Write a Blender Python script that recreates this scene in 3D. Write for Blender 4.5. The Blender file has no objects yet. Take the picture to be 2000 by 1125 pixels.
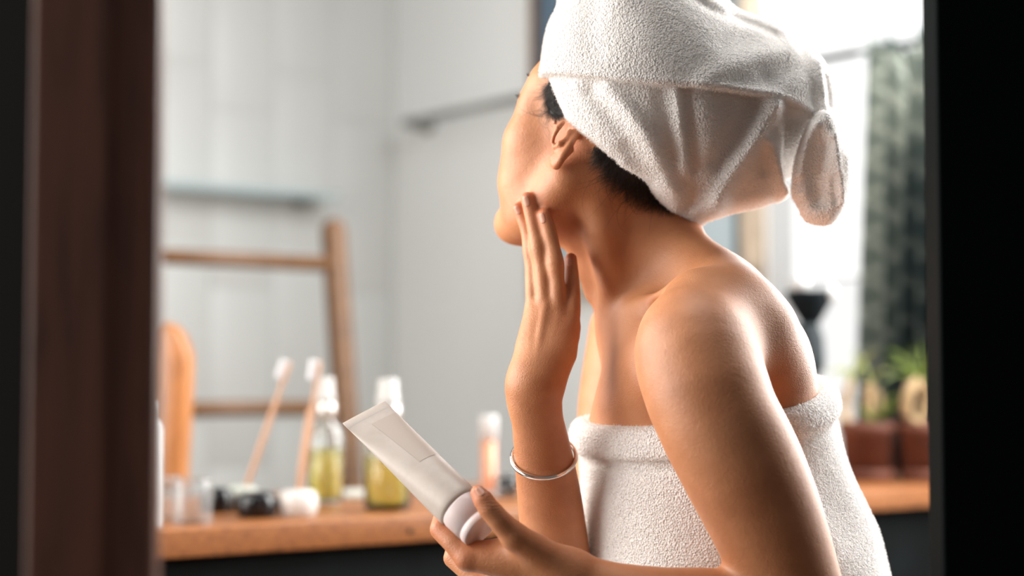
import bpy, bmesh, math, random
import numpy as np
from mathutils import Vector, Matrix

# ------------------------------------------------------------------ camera
FPX = 3333.0                       # focal length in pixels of the 2000 px wide frame
CAM = np.array([0.0, 0.0, 1.03])
PITCH = math.radians(3.06)
FWD = np.array([0, math.cos(PITCH), math.sin(PITCH)])
UPV = np.array([0, -math.sin(PITCH), math.cos(PITCH)])
RGT = np.array([1.0, 0, 0])
S = bpy.context.scene
COL = S.collection
cd = bpy.data.cameras.new('camera'); cam = bpy.data.objects.new('camera', cd); COL.objects.link(cam)
cam.location = CAM; cam.rotation_euler = (math.radians(90) + PITCH, 0, 0)
cd.sensor_width = 36; cd.lens = FPX / 2000 * 36; cd.clip_start = .05
cd.dof.use_dof = True; cd.dof.focus_distance = 1.44; cd.dof.aperture_fstop = 2.5
S.camera = cam
S.view_settings.view_transform = 'Standard'; S.view_settings.look = 'None'
S.view_settings.gamma = 1; S.view_settings.use_curve_mapping = False
S.view_settings.exposure = 0.22

def P(px, py, d):
    """world point seen at a pixel of the photograph, at depth d (m) along the view axis"""
    return CAM + d * ((px - 1000) / FPX * RGT + (562.5 - py) / FPX * UPV + FWD)
def on_z(px, py, z):
    r = (px - 1000) / FPX * RGT + (562.5 - py) / FPX * UPV + FWD
    return CAM + r * ((z - CAM[2]) / r[2])
def nrm(v): v = np.asarray(v, float); return v / np.linalg.norm(v)

# ------------------------------------------------------------------ world and lights
w = bpy.data.worlds.new('world'); S.world = w; w.use_nodes = True
w.node_tree.nodes['Background'].inputs[0].default_value = (1.0, .985, .96, 1)
w.node_tree.nodes['Background'].inputs[1].default_value = .12
def area(name, loc, target, sx, sy, power, col):
    l = bpy.data.lights.new(name, 'AREA'); l.shape = 'RECTANGLE'; l.size = sx; l.size_y = sy
    l.energy = power; l.color = col
    o = bpy.data.objects.new(name, l); COL.objects.link(o); o.location = loc
    o.rotation_euler = (Vector(target) - Vector(loc)).to_track_quat('-Z', 'Y').to_euler()
    return o
DL = np.array([.8, .6, 0]); DR = np.array([.6, -.8, 0]); CORNER = np.array([-.331, 4.8, 0])
NR = np.array([-.8, -.6, 0]); NL = np.array([.6, -.8, 0])
wl = CORNER + DR * 2.65 + NR * .12 + np.array([0, 0, 1.75])
area('daylight_window', wl, wl + NR + np.array([0, 0, -.25]), 1.7, 1.6, 112, (1, .985, .96))
area('daylight_side', (-1.45, 1.32, 1.5), (.08, 1.5, 1.15), 1.5, 1.7, 60, (1, .955, .90))
area('chest_fill', (-.58, 1.72, 1.30), (.10, 1.55, 1.05), .3, .5, 3.2, (1, .92, .82))  # unseen warm fill added to lift the chest and neck
area('turban_fill', (.13, 1.58, 2.55), (.13, 1.58, 0), .6, .6, 10, (1, .97, .94))  # unseen overhead fill added to brighten the turban
area('wall_fill', (.32, 3.1, 2.15), (-.15, 4.6, .85), 1.0, .8, 13, (.95, .98, 1))  # unseen floating fill added to light the back walls

# ------------------------------------------------------------------ materials
MATS = {}
def mat(name, col=(.8, .8, .8), rough=.5, **k):
    m = bpy.data.materials.new(name); m.use_nodes = True; MATS[name] = m
    b = m.node_tree.nodes['Principled BSDF']
    b.inputs['Base Color'].default_value = (*col, 1); b.inputs['Roughness'].default_value = rough
    for n, v in k.items():
        b.inputs[n.replace('_', ' ')].default_value = v
    return m
def nd(m, t, **k):
    n = m.node_tree.nodes.new(t)
    for a, v in k.items(): setattr(n, a, v)
    return n
def lk(m, a, b): m.node_tree.links.new(a, b)
def bsdf(m): return m.node_tree.nodes['Principled BSDF']
def coords(m, scale=(1, 1, 1), rot=(0, 0, 0)):
    t = nd(m, 'ShaderNodeTexCoord'); mp = nd(m, 'ShaderNodeMapping')
    mp.inputs['Scale'].default_value = scale; mp.inputs['Rotation'].default_value = rot
    lk(m, t.outputs['Object'], mp.inputs[0]); return mp.outputs[0]
def noise(m, vec, scale, detail=4, rough=.5):
    n = nd(m, 'ShaderNodeTexNoise'); n.inputs['Scale'].default_value = scale
    n.inputs['Detail'].default_value = detail; n.inputs['Roughness'].default_value = rough
    lk(m, vec, n.inputs['Vector']); return n.outputs['Fac']
def ramp(m, fac, stops):
    r = nd(m, 'ShaderNodeValToRGB'); e = r.color_ramp.elements
    while len(e) < len(stops): e.new(.5)
    for x, (p, c) in zip(e, stops): x.position = p; x.color = (*c, 1)
    lk(m, fac, r.inputs[0]); return r.outputs[0]
def bump(m, h, strength, dist, prev=None):
    b = nd(m, 'ShaderNodeBump'); b.inputs['Strength'].default_value = strength; b.inputs['Distance'].default_value = dist
    lk(m, h, b.inputs['Height'])
    if prev is not None: lk(m, prev, b.inputs['Normal'])
    return b.outputs[0]
def wood(name, c1, c2, scale=(1, 1, 1), rough=.45, rot=(0, 0, 0), fine=60):
    m = mat(name, c1, rough); v = coords(m, scale, rot)
    f = noise(m, v, 6, 6, .6)
    lk(m, ramp(m, f, [(.32, c2), (.5, c1), (.68, tuple(min(1, x * 1.18) for x in c1))]), bsdf(m).inputs['Base Color'])
    lk(m, bump(m, noise(m, v, fine, 3), .25, .001), bsdf(m).inputs['Normal'])
    return m
ROTC = (0, 0, math.atan2(.6, .8))
wood('counter_wood', (.29, .105, .030), (.15, .047, .014), (2.2, 26, 26), .38, (0, 0, -ROTC[2]))
wood('ladder_wood', (.145, .068, .027), (.085, .038, .015), (3, 3, 18), .5)
wood('rung_wood', (.145, .068, .027), (.085, .038, .015), (3, 12, 12), .5)
wood('orange_wood', (.42, .165, .05), (.28, .10, .03), (14, 14, 3), .28)
wood('jamb_wood', (.13, .046, .026), (.065, .022, .013), (30, 30, 2.2), .42)
wood('frame_wood', (.55, .45, .34), (.42, .33, .24), (10, 10, 4), .5)
wood('brush_wood', (.52, .30, .19), (.42, .22, .13), (20, 20, 60), .5)
wood('floor_wood', (.16, .08, .04), (.09, .045, .02), (3, 20, 20), .4)
mat('dark_panel', (.0045, .008, .010), .7, Specular_IOR_Level=.15)
m = MATS['dark_panel']; v = coords(m, (3, 3, 3))
lk(m, ramp(m, noise(m, v, 5, 6), [(.35, (.0015, .0032, .004)), (.7, (.004, .007, .0085))]), bsdf(m).inputs['Base Color'])
mat('black_wall', (.002, .002, .002), .8)
mat('dark_door', (.0010, .0032, .0034), .7, Specular_IOR_Level=.06)
mat('tile', (.60, .60, .575), .4)
mat('grout', (.55, .55, .525), .8)
mat('plaster', (.88, .89, .87), .65)
m = MATS['plaster']; lk(m, bump(m, noise(m, coords(m), 40, 4), .1, .002), bsdf(m).inputs['Normal'])
m = MATS['tile']; lk(m, bump(m, noise(m, coords(m), 9, 3), .05, .001), bsdf(m).inputs['Normal'])
mat('shelf_glass', (.62, .80, .84), .12, Transmission_Weight=.55)
mat('steel', (.40, .40, .38), .38, Metallic=.85)
mat('silver', (.80, .79, .77), .14, Metallic=1.0)
mat('dark_metal', (.02, .03, .032), .4, Metallic=.6)
mat('clear_plastic', (.93, .95, .96), .08, Transmission_Weight=.94, IOR=1.3)
mat('clear_glass', (.97, .99, .98), .03, Transmission_Weight=1.0, IOR=1.45)
mat('yellow_oil', (.86, .80, .22), .03, Transmission_Weight=.72, IOR=1.33)
mat('white_plastic', (.52, .52, .51), .35)
mat('metal_collar', (.62, .62, .6), .3, Metallic=.7)
mat('white_ceramic', (.62, .59, .57), .12)
mat('pale_ceramic', (.45, .48, .43), .15)
mat('black_ceramic', (.004, .005, .007), .07)
mat('bristle', (.70, .71, .74), .6)
mat('pink_gel', (.85, .40, .24), .2, Transmission_Weight=.2)
mat('frost_white', (.58, .58, .58), .3)
mat('stone_grey', (.55, .55, .50), .6)
mat('terracotta', (.13, .036, .016), .7)
m = MATS['terracotta']; lk(m, ramp(m, noise(m, coords(m), 18, 5), [(.3, (.085, .022, .010)), (.7, (.15, .042, .018))]), bsdf(m).inputs['Base Color'])
mat('soil', (.03, .02, .014), .9)
mat('leaf', (.24, .32, .07), .38, Transmission_Weight=.0)
mat('leaf_pale', (.50, .55, .22), .4)
TRANS_LEAF = ('leaf', 'leaf_pale')
mat('stem', (.52, .36, .19), .6)
mat('vase_black', (.004, .007, .009), .7, Specular_IOR_Level=.1)
mat('vase_grey', (.035, .042, .045), .8, Specular_IOR_Level=.1)
mat('reflection_dark', (.045, .068, .082), .35)
mat('reflection_blue', (.10, .16, .22), .35)
mat('reflection_pale', (.42, .50, .53), .35)
mat('reflection_grey', (.17, .205, .22), .35)
for nme, e in (('window_bright', 1.1), ('window_frosted', .82)):
    m = mat(nme, (.02, .02, .02), .5, Emission_Strength=e); bsdf(m).inputs['Emission Color'].default_value = (1, .995, .985, 1)
# curtain: dark grey-green cloth with a pale lattice print
m = mat('curtain', (.05, .07, .07), .85)
t = nd(m, 'ShaderNodeUVMap'); sep = nd(m, 'ShaderNodeSeparateXYZ'); lk(m, t.outputs[0], sep.inputs[0])
def mth(m, op, a, b=None):
    n = nd(m, 'ShaderNodeMath', operation=op)
    for i, x in enumerate((a, b)):
        if x is None: continue
        if isinstance(x, (int, float)): n.inputs[i].default_value = x
        else: lk(m, x, n.inputs[i])
    return n.outputs[0]
def stripes(m, u, v, sgn):
    s_ = mth(m, 'ADD', mth(m, 'MULTIPLY', u, 3.0 * sgn), mth(m, 'MULTIPLY', v, 11.0))
    return mth(m, 'GREATER_THAN', mth(m, 'ABSOLUTE', mth(m, 'SUBTRACT', mth(m, 'FRACT', s_), .5)), .42)
pat = mth(m, 'MAXIMUM', stripes(m, sep.outputs[0], sep.outputs[1], 1), stripes(m, sep.outputs[0], sep.outputs[1], -1))
rc = ramp(m, pat, [(0, (.008, .026, .030)), (1, (.08, .10, .098))])
lk(m, rc, bsdf(m).inputs['Base Color'])
tr = nd(m, 'ShaderNodeBsdfTranslucent'); mx = nd(m, 'ShaderNodeMixShader'); mx.inputs[0].default_value = .42
lk(m, ramp(m, pat, [(0, (.46, .48, .43)), (1, (.66, .67, .60))]), tr.inputs[0])
lk(m, bsdf(m).outputs[0], mx.inputs[1]); lk(m, tr.outputs[0], mx.inputs[2])
lk(m, mx.outputs[0], m.node_tree.nodes['Material Output'].inputs[0])
mat('blocker_cloth', (.02, .03, .033), .9)
# terry cloth
m = mat('terry', (.88, .855, .835), .95, Sheen_Weight=.3); v = coords(m)
v1 = nd(m, 'ShaderNodeTexVoronoi'); v1.inputs['Scale'].default_value = 520; lk(m, v, v1.inputs['Vector'])
b1 = bump(m, v1.outputs['Distance'], 1.0, .0019)
b2 = bump(m, noise(m, v, 280, 3, .6), .7, .0018, b1)
lk(m, b2, bsdf(m).inputs['Normal'])
def translucent(m, fac, col):
    t = nd(m, 'ShaderNodeBsdfTranslucent'); x = nd(m, 'ShaderNodeMixShader'); x.inputs[0].default_value = fac; t.inputs[0].default_value = (*col, 1)
    out = m.node_tree.nodes['Material Output']; src = out.inputs[0].links[0].from_socket
    lk(m, src, x.inputs[1]); lk(m, t.outputs[0], x.inputs[2]); lk(m, x.outputs[0], out.inputs[0])
bsdf(m).inputs['Subsurface Weight'].default_value = .25; bsdf(m).inputs['Subsurface Scale'].default_value = .035; bsdf(m).inputs['Subsurface Radius'].default_value = (1, .95, .9)
mat('terry_pile', (.90, .875, .85), .95)
mat('terry_pile_body', (.90, .885, .87), .95)
for n_ in ('terry_pile', 'terry_pile_body'): translucent(MATS[n_], .42, (.86, .83, .80))
translucent(MATS['leaf'], .4, (.34, .44, .08)); translucent(MATS['leaf_pale'], .4, (.55, .55, .25))
# skin
m = mat('skin', (.60, .30, .17), .50, Specular_IOR_Level=.5, Subsurface_Weight=.09, Subsurface_Scale=.009)
bsdf(m).inputs['Subsurface Radius'].default_value = (1, .35, .18)
at = nd(m, 'ShaderNodeAttribute', attribute_name='tint'); sp = nd(m, 'ShaderNodeSeparateColor'); lk(m, at.outputs['Color'], sp.inputs[0])
v = coords(m)
base = ramp(m, noise(m, v, 22, 5, .6), [(.3, (.42, .165, .070)), (.5, (.50, .208, .094)), (.7, (.55, .245, .118))])
def mixc(m, fac, a, b):
    n = nd(m, 'ShaderNodeMix', data_type='RGBA'); lk(m, fac, n.inputs[0])
    for s_, x in ((n.inputs[6], a), (n.inputs[7], b)):
        if isinstance(x, tuple): s_.default_value = (*x, 1)
        else: lk(m, x, s_)
    return n.outputs[2]
c = mixc(m, sp.outputs[0], base, (.52, .145, .065))
c = mixc(m, sp.outputs[1], c, (.012, .009, .008))
lk(m, c, bsdf(m).inputs['Base Color'])
vv = nd(m, 'ShaderNodeTexVoronoi'); vv.inputs['Scale'].default_value = 900; lk(m, v, vv.inputs['Vector'])
b0 = bump(m, noise(m, v, 70, 4, .6), .09, .003)
b1 = bump(m, vv.outputs['Distance'], .30, .0006, b0)
b2 = bump(m, noise(m, v, 260, 5, .65), .24, .0012, b1)
gx = nd(m, 'ShaderNodeSeparateXYZ'); lk(m, v, gx.inputs[0])
wv = mth(m, 'SINE', mth(m, 'ADD', mth(m, 'MULTIPLY', gx.outputs[2], 2600.0), mth(m, 'MULTIPLY', noise(m, v, 160, 2), 9.0)))
b3 = bump(m, mth(m, 'MULTIPLY', wv, sp.outputs[2]), .25, .0005, b2)
lk(m, b3, bsdf(m).inputs['Normal'])
mat('nail', (.56, .25, .165), .38, Subsurface_Weight=.1)
mat('hair', (.012, .009, .008), .35)
mat('tube_plastic', (.84, .79, .765), .45, Subsurface_Weight=.05, Subsurface_Scale=.004)
m = MATS['tube_plastic']; v = coords(m)
lk(m, ramp(m, noise(m, v, 45, 6, .65), [(.3, (.47, .415, .37)), (.6, (.54, .48, .435))]), bsdf(m).inputs['Base Color'])
mat('tube_label', (.47, .405, .355), .5)
mat('tube_cap', (.86, .74, .73), .3, Transmission_Weight=.25, IOR=1.3)

# ------------------------------------------------------------------ mesh helpers
def tag(o, label=None, cat=None, group=None, kind=None):
    for k, v in (('label', label), ('category', cat), ('group', group), ('kind', kind)):
        if v: o[k] = v
    return o
def empty(name, loc, label, cat, group=None):
    o = bpy.data.objects.new(name, None); COL.objects.link(o); o.location = loc; o.empty_display_size = .05
    return tag(o, label, cat, group)
def root_loc(o):
    l = np.zeros(3)
    while o is not None:
        l += np.array(o.location); o = o.parent
    return l
def mobj(name, verts, faces, material, parent=None, smooth=True, loc=None):
    """verts in world coordinates; the object's origin goes to loc (or its parent's origin)"""
    verts = np.asarray(verts, float)
    off = root_loc(parent) if parent is not None else (np.asarray(loc, float) if loc is not None else np.zeros(3))
    me = bpy.data.meshes.new(name)
    if isinstance(faces, np.ndarray):
        n, k = faces.shape
        me.vertices.add(len(verts)); me.vertices.foreach_set('co', (verts - off).astype(np.float32).ravel())
        me.loops.add(n * k); me.loops.foreach_set('vertex_index', faces.astype(np.int32).ravel())
        me.polygons.add(n); me.polygons.foreach_set('loop_start', np.arange(0, n * k, k, dtype=np.int32))
        me.update(calc_edges=True)
    else:
        me.from_pydata([tuple(x) for x in verts - off], [], faces)
    me.polygons.foreach_set('use_smooth', [smooth] * len(me.polygons))
    me.materials.append(MATS[material]); me.update()
    o = bpy.data.objects.new(name, me); COL.objects.link(o)
    if parent is not None: o.parent = parent
    elif loc is not None: o.location = off
    return o
def lathe(center, prof, n=40, axis=(0, 0, 1)):
    axis = nrm(axis); a = nrm(np.cross(axis, [.3, .9, .1])) if abs(axis[2]) < .99 else np.array([1., 0, 0]); b = np.cross(axis, a)
    V = []; Fc = []
    for r, z in prof:
        for i in range(n):
            t = 2 * math.pi * i / n
            V.append(center + axis * z + (a * math.cos(t) + b * math.sin(t)) * r)
    for j in range(len(prof) - 1):
        for i in range(n):
            i2 = (i + 1) % n
            Fc.append((j * n + i, j * n + i2, (j + 1) * n + i2, (j + 1) * n + i))
    if prof[0][0] > 1e-6: Fc.append(tuple(range(n))[::-1])
    if prof[-1][0] > 1e-6: Fc.append(tuple((len(prof) - 1) * n + i for i in range(n)))
    return V, Fc
def frame_of(t):
    t = nrm(t); a = np.cross(t, [0, 0, 1.0])
    if np.linalg.norm(a) < 1e-3: a = np.cross(t, [1.0, 0, 0])
    a = nrm(a); return a, np.cross(t, a)
def tube(pts, radii, n=12, flat=1.0, caps=True, up=None):
    pts = [np.asarray(p, float) for p in pts]; V = []; Fc = []
    if not hasattr(radii, '__len__'): radii = [radii] * len(pts)
    for i, p in enumerate(pts):
        t = pts[min(i + 1, len(pts) - 1)] - pts[max(i - 1, 0)]
        if up is None: a, b = frame_of(t)
        else: a = nrm(np.cross(t, up)); b = nrm(np.cross(a, t))
        for k in range(n):
            q = 2 * math.pi * k / n
            V.append(p + radii[i] * (a * math.cos(q) + b * math.sin(q) * flat))
    for j in range(len(pts) - 1):
        for i in range(n):
            i2 = (i + 1) % n
            Fc.append((j * n + i, j * n + i2, (j + 1) * n + i2, (j + 1) * n + i))
    if caps:
        Fc.append(tuple(range(n))[::-1]); Fc.append(tuple((len(pts) - 1) * n + i for i in range(n)))
    return V, Fc
def box(c, ax, ay, az, sx, sy, sz, bev=0.0, seg=2):
    """box with half sizes along three axes, bevelled"""
    bm = bmesh.new(); bmesh.ops.create_cube(bm, size=2)
    for v in bm.verts: v.co = (v.co.x * sx, v.co.y * sy, v.co.z * sz)
    if bev: bmesh.ops.bevel(bm, geom=bm.edges[:], offset=bev, segments=seg, affect='EDGES', profile=.6)
    M = np.stack([nrm(ax), nrm(ay), nrm(az)], 1)
    V = [np.asarray(c) + M @ np.array(v.co) for v in bm.verts]
    bm.verts.index_update(); Fc = [tuple(v.index for v in f.verts) for f in bm.faces]; bm.free()
    return V, Fc
def cat(*vf):
    V = []; Fc = []
    for v, f in vf:
        o = len(V); V += list(v); Fc += [tuple(i + o for i in x) for x in f]
    return V, Fc
Z = np.array([0, 0, 1.0]); X = np.array([1.0, 0, 0]); Y = np.array([0, 1.0, 0])
def smooth_curve(pts, n=6):
    pts = np.asarray(pts, float); out = []
    for i in range(len(pts) - 1):
        p0 = pts[max(i - 1, 0)]; p1 = pts[i]; p2 = pts[i + 1]; p3 = pts[min(i + 2, len(pts) - 1)]
        for k in range(n):
            t = k / n
            out.append(.5 * ((2 * p1) + (-p0 + p2) * t + (2 * p0 - 5 * p1 + 4 * p2 - p3) * t * t + (-p0 + 3 * p1 - 3 * p2 + p3) * t ** 3))
    out.append(pts[-1]); return np.array(out)
rnd = random.Random(4); nrnd = np.random.default_rng(7)

# ------------------------------------------------------------------ setting
tag(mobj('floor', *box((0, 2.5, -.02), X, Y, Z, 4, 4.5, .02), 'floor_wood', smooth=False), kind='structure')
# left wall with tall tiles laid in staggered columns
wlft = tag(mobj('wall_left', *box(CORNER - DL * 2.0 - NL * .0525 + Z * 1.4, DL, NL, Z, 2.0, .05, 1.4), 'grout', smooth=False), kind='structure')
TW, TH = .185, .47
tile_me = None
for i in range(9):
    for j in range(6):
        cx = .02 + TW * (i + .5); cz = (TH if i % 2 else TH * .5) * .5 + TH * (j - 1) + .86 + .06
        if cz < .3 or cz + TH / 2 > 2.79: continue
        cpos = CORNER - DL * cx - NL * .0085 + Z * cz
        if tile_me is None:
            o = mobj('tile', *box(cpos, DL, NL, Z, TW / 2 - .0014, .009, TH / 2 - .0014, .0015, 2), 'tile', wlft)
            M0 = cpos
            o.data.transform(Matrix.Translation(Vector(-cpos))); o.location = cpos; tile_me = o.data
        else:
            o = bpy.data.objects.new('tile', tile_me); COL.objects.link(o); o.parent = wlft; o.location = cpos
        o.rotation_euler = (nrnd.normal(0, .001), 0, nrnd.normal(0, .001))
# right wall with the window opening
def rw(t, z, n=0.0): return CORNER + DR * t + NR * n + Z * z
WT0, WT1 = 1.462, 3.6          # window extent along the right wall
def wall_seg(t0, t1, z0, z1, th=.1):
    return box(rw((t0 + t1) / 2, (z0 + z1) / 2, -th / 2), DR, NR, Z, (t1 - t0) / 2, th / 2, (z1 - z0) / 2)
tag(mobj('wall_right', *cat(wall_seg(-.1, WT0, 0, 2.8), wall_seg(WT1, 4.2, 0, 2.8), wall_seg(WT0, WT1, 0, .98), wall_seg(WT0, WT1, 2.45, 2.8)), 'plaster', smooth=False), kind='structure')
win = tag(mobj('window_1', *cat(
    box(rw(WT0 + .006, 1.71, -.05), DR, NR, Z, .006, .05, .73), box(rw(WT1 - .006, 1.71, -.05), DR, NR, Z, .006, .05, .73),
    box(rw((WT0 + WT1) / 2, 2.444, -.05), DR, NR, Z, (WT1 - WT0) / 2, .05, .006), box(rw((WT0 + WT1) / 2, .986, -.05), DR, NR, Z, (WT1 - WT0) / 2, .05, .006)),
    'white_plastic', smooth=False), kind='structure')
mobj('pane', *box(rw((WT0 + WT1) / 2, 1.84, -.07), DR, NR, Z, (WT1 - WT0) / 2 - .012, .003, .598), 'window_bright', win, False)
mobj('frosted_pane', *box(rw((WT0 + WT1) / 2, 1.115, -.07), DR, NR, Z, (WT1 - WT0) / 2 - .012, .003, .122), 'window_frosted', win, False)
# door jamb (near, left), dark wall beyond it, dark door (right)
def xz_box(px0, px1, d0, d1, z0, z1, bev=.0, plane=None):
    plane = plane or d0
    x0 = (px0 - 1000) / FPX * plane; x1 = (px1 - 1000) / FPX * plane
    return box(((x0 + x1) / 2, (d0 + d1) / 2, (z0 + z1) / 2), X, Y, Z, (x1 - x0) / 2, (d1 - d0) / 2, (z1 - z0) / 2, bev, 3)
trim = tag(mobj('trim_1', *cat(xz_box(52, 213, .885, .91, 0, 2.6, .004), xz_box(205, 306, .888, .908, 0, 2.6, .006)), 'jamb_wood', smooth=False), kind='structure')
tag(mobj('wall_front', *xz_box(-1600, 54, .93, 1.02, 0, 2.6), 'black_wall', smooth=False), kind='structure')
tag(mobj('door_1', *cat(xz_box(1836, 2120, 1.20, 1.24, 0, 2.6, .003)), 'dark_door', smooth=False), kind='structure')

# ------------------------------------------------------------------ counter
ZT = .845
C0 = np.array([-.43, 2.10, 0]); NB = np.array([-.6, .8, 0])
def ct(a, b, z): return C0 + DL * a + NB * b + Z * z
ctr = tag(mobj('countertop', *box(ct(.55, .275, ZT - .0175), DL, NB, Z, 1.14, .275, .0175, .002, 2), 'counter_wood', loc=ct(.55, .275, ZT - .035)),
          'long wooden counter top with an orange-brown grain behind the woman', 'countertop')
kn = on_z(752, 1046, .83)
mobj('knot', *lathe(ct(.365, -.0003, ZT - .020), [(.0001, .0009), (.0035, .0007), (.0045, 0)], 14, -NB), 'dark_panel', ctr)
base = empty('vanity_cabinet', ct(.55, .28, 0), 'dark slate cabinet carrying the wooden counter', 'cabinet')
mobj('body', *box(ct(.55, .30, .405), DL, NB, Z, 1.13, .24, .405), 'dark_panel', base, False)
for i in range(4):
    mobj('door', *box(ct(-.58 + .565 * i + .2825, .052, .43), DL, NB, Z, .279, .009, .37, .003), 'dark_panel', base, False)

# ------------------------------------------------------------------ wall fittings
def lw(px, py, off):
    """point at a pixel, on the plane parallel to the left wall standing off metres in front of it"""
    r = (px - 1000) / FPX * RGT + (562.5 - py) / FPX * UPV + FWD
    return CAM + r * (((CORNER + NL * off - CAM) @ NL) / (r @ NL))
def rwp(px, py, off):
    r = (px - 1000) / FPX * RGT + (562.5 - py) / FPX * UPV + FWD
    return CAM + r * (((CORNER + NR * off - CAM) @ NR) / (r @ NR))
e = lw(668, 384, .13); zs = e[2]
sh = empty('glass_shelf', e - DL * .4, 'pale blue glass shelf on the tiled wall above the ladder', 'shelf')
mobj('glass_plate', *box(e - DL * .45 - NL * .065, DL, NL, Z, .45, .065, .007, .003), 'shelf_glass', sh)
bk = lw(603, 392, .06); bk[2] = zs - .012
mobj('bracket', *box(bk, DL, NL, Z, .012, .06, .012, .004), 'steel', sh)
mobj('bracket', *box(bk - DL * .7, DL, NL, Z, .012, .06, .012, .004), 'steel', sh)
# towel rail on the right wall
p0 = rwp(797, 239, .07); p1 = p0 + DR * .62
rail = empty('towel_rail', p0, 'slim grey metal towel rail on the wall behind the head', 'towel rail')
mobj('bar', *tube([p0 - DR * .02, p1], .0105, 16), 'steel', rail)
for p in (p0, p1 - DR * .03):
    mobj('mount', *cat(tube([p, p - NR * .07], .016, 16), tube([p - NR * .058, p - NR * .07], .026, 20)), 'steel', rail)
# framed mirror on the right wall; its reflections are painted as flat fields
fr = empty('wall_mirror', rw(.95, 1.05), 'tan framed mirror with painted reflections on the wall behind the turban', 'mirror')
t0 = ((rwp(1052, 300, 0) - CORNER) @ DR); q = rwp(1497, 560, 0); t1 = (q - CORNER) @ DR; z0 = q[2]; z1 = z0 + 1.15
fw = .05
mobj('panel', *box(rw((t0 + t1) / 2, (z0 + z1) / 2, .006), DR, NR, Z, (t1 - t0) / 2 - .01, .005, (z1 - z0) / 2 - .01), 'reflection_dark', fr, False)
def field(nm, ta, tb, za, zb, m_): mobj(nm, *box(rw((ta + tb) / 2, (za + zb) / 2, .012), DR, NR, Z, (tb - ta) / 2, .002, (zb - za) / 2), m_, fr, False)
field('blue_reflection', t0 + .02, t0 + .30, z0 + .44, z1 - .06, 'reflection_blue')
field('grey_reflection', t0 + .302, t1 - .052, z0 + .44, z1 - .06, 'reflection_grey')
field('pale_reflection', t0 + .09, t1 - .085, z0 + .06, z0 + .38, 'reflection_pale')
for nm, (ta, tb, za, zb) in (('frame_side', (t0, t0 + fw * .22, z0, z1)), ('frame_side', (t1 - fw, t1, z0, z1)), ('frame_rail', (t0, t1, z0, z0 + fw)), ('frame_rail', (t0, t1, z1 - fw, z1))):
    mobj(nm, *box(rw((ta + tb) / 2, (za + zb) / 2, .015), DR, NR, Z, (tb - ta) / 2, .015, (zb - za) / 2, .004), 'frame_wood' if tb > t0 + .1 else 'ladder_wood', fr)  # left side gets a darker wood to paint its shade
# ladder leaning towards the tiled wall
LA = P(650, 432, 3.56); LB = P(684, 955, 3.40)
dirl = nrm(LA - LB); foot = LB - dirl * ((LB[2]) / dirl[2])
lad = empty('ladder', foot, 'brown wooden towel ladder leaning behind the counter', 'ladder')
for off in (0, .52):
    pts = [foot - DL * off, LA - DL * off - dirl * .02, LA - DL * off - dirl * .006, LA - DL * off]
    mobj('rail', *tube(pts, [.026, .026, .022, .012], 20), 'ladder_wood', lad)
def on_rail(py):
    best = min((LB + (LA - LB) * t for t in np.linspace(-.6, 1, 400)), key=lambda p: abs((562.5 - FPX * ((p - CAM) @ UPV) / ((p - CAM) @ FWD)) - py))
    return best
for py in (516, 797, 1080):
    c_ = on_rail(py)
    mobj('rung', *tube([c_, c_ - DL * .52], .0155, 16), 'rung_wood', lad)

# ------------------------------------------------------------------ curtain and rod
ra = rwp(1585, 119, .10); rb = rwp(1905, 62, .10)
rod = empty('curtain_rod', rb, 'thin dark curtain rod crossing the bright window', 'curtain rod')
mobj('pole', *tube([ra - DR * .25, rb + DR * .4], .0085, 12), 'dark_metal', rod)
mobj('mount', *tube([ra - DR * .22, ra - DR * .22 - NR * .10], .008, 10), 'dark_metal', rod)
zr = (ra[2] + rb[2]) / 2
ca = (rwp(1706, 100, .10) - CORNER) @ DR; cb = (rwp(1960, 100, .10) - CORNER) @ DR
nu, nv = 150, 60
V = np.zeros((nv, nu, 3)); UVs = np.zeros((nv, nu, 2)); ztop = zr + .012; zbot = .852
for j in range(nv):
    v_ = j / (nv - 1)
    for i in range(nu):
        u = i / (nu - 1)
        spread = 1 + .10 * v_ ** 1.5
        t_ = cb - (cb - ca) * (1 - u) * spread
        amp = .020 + .016 * v_
        n_ = .10 + amp * math.sin(u * 44 + .5 * math.sin(v_ * 3)) + .01 * math.sin(u * 17 + v_ * 2)
        dip = .0
        if .20 < u < .38: dip = .035 * math.sin((u - .20) / .18 * math.pi) ** .5
        top = ztop + .018 * max(0, math.cos(u * 44)) - dip
        V[j, i] = rw(t_, top + (zbot - top) * v_, n_); UVs[j, i] = (u, v_)
V = V.reshape(-1, 3)
Fc = np.array([(j * nu + i, j * nu + i + 1, (j + 1) * nu + i + 1, (j + 1) * nu + i) for j in range(nv - 1) for i in range(nu - 1)])
cur = tag(mobj('curtain', V, Fc, 'curtain', loc=rw((ca + cb) / 2, zbot, .1)), 'dark grey-green patterned curtain hanging at the window', 'curtain')
uvl = cur.data.uv_layers.new(name='UVMap'); uvf = UVs.reshape(-1, 2)
uvl.data.foreach_set('uv', uvf[Fc.ravel()].astype(np.float32).ravel())
sm = cur.modifiers.new('solid', 'SOLIDIFY'); sm.thickness = .0012

lt0 = (rwp(1752, 100, .05) - CORNER) @ DR
nl_ = 40; V = []
for z_ in (zbot + .004, ztop - .04):
    for i in range(nl_): V.append(rw(lt0 + (cb - lt0 + .05) * i / (nl_ - 1), z_, .055 + .008 * math.sin(i * 1.1)))
lin = mobj('backlight_blocker', V, [(i, i + 1, nl_ + i + 1, nl_ + i) for i in range(nl_ - 1)], 'blocker_cloth', cur)  # opaque sheet added to block window light behind the right folds
sm = lin.modifiers.new('solid', 'SOLIDIFY'); sm.thickness = .001

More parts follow.
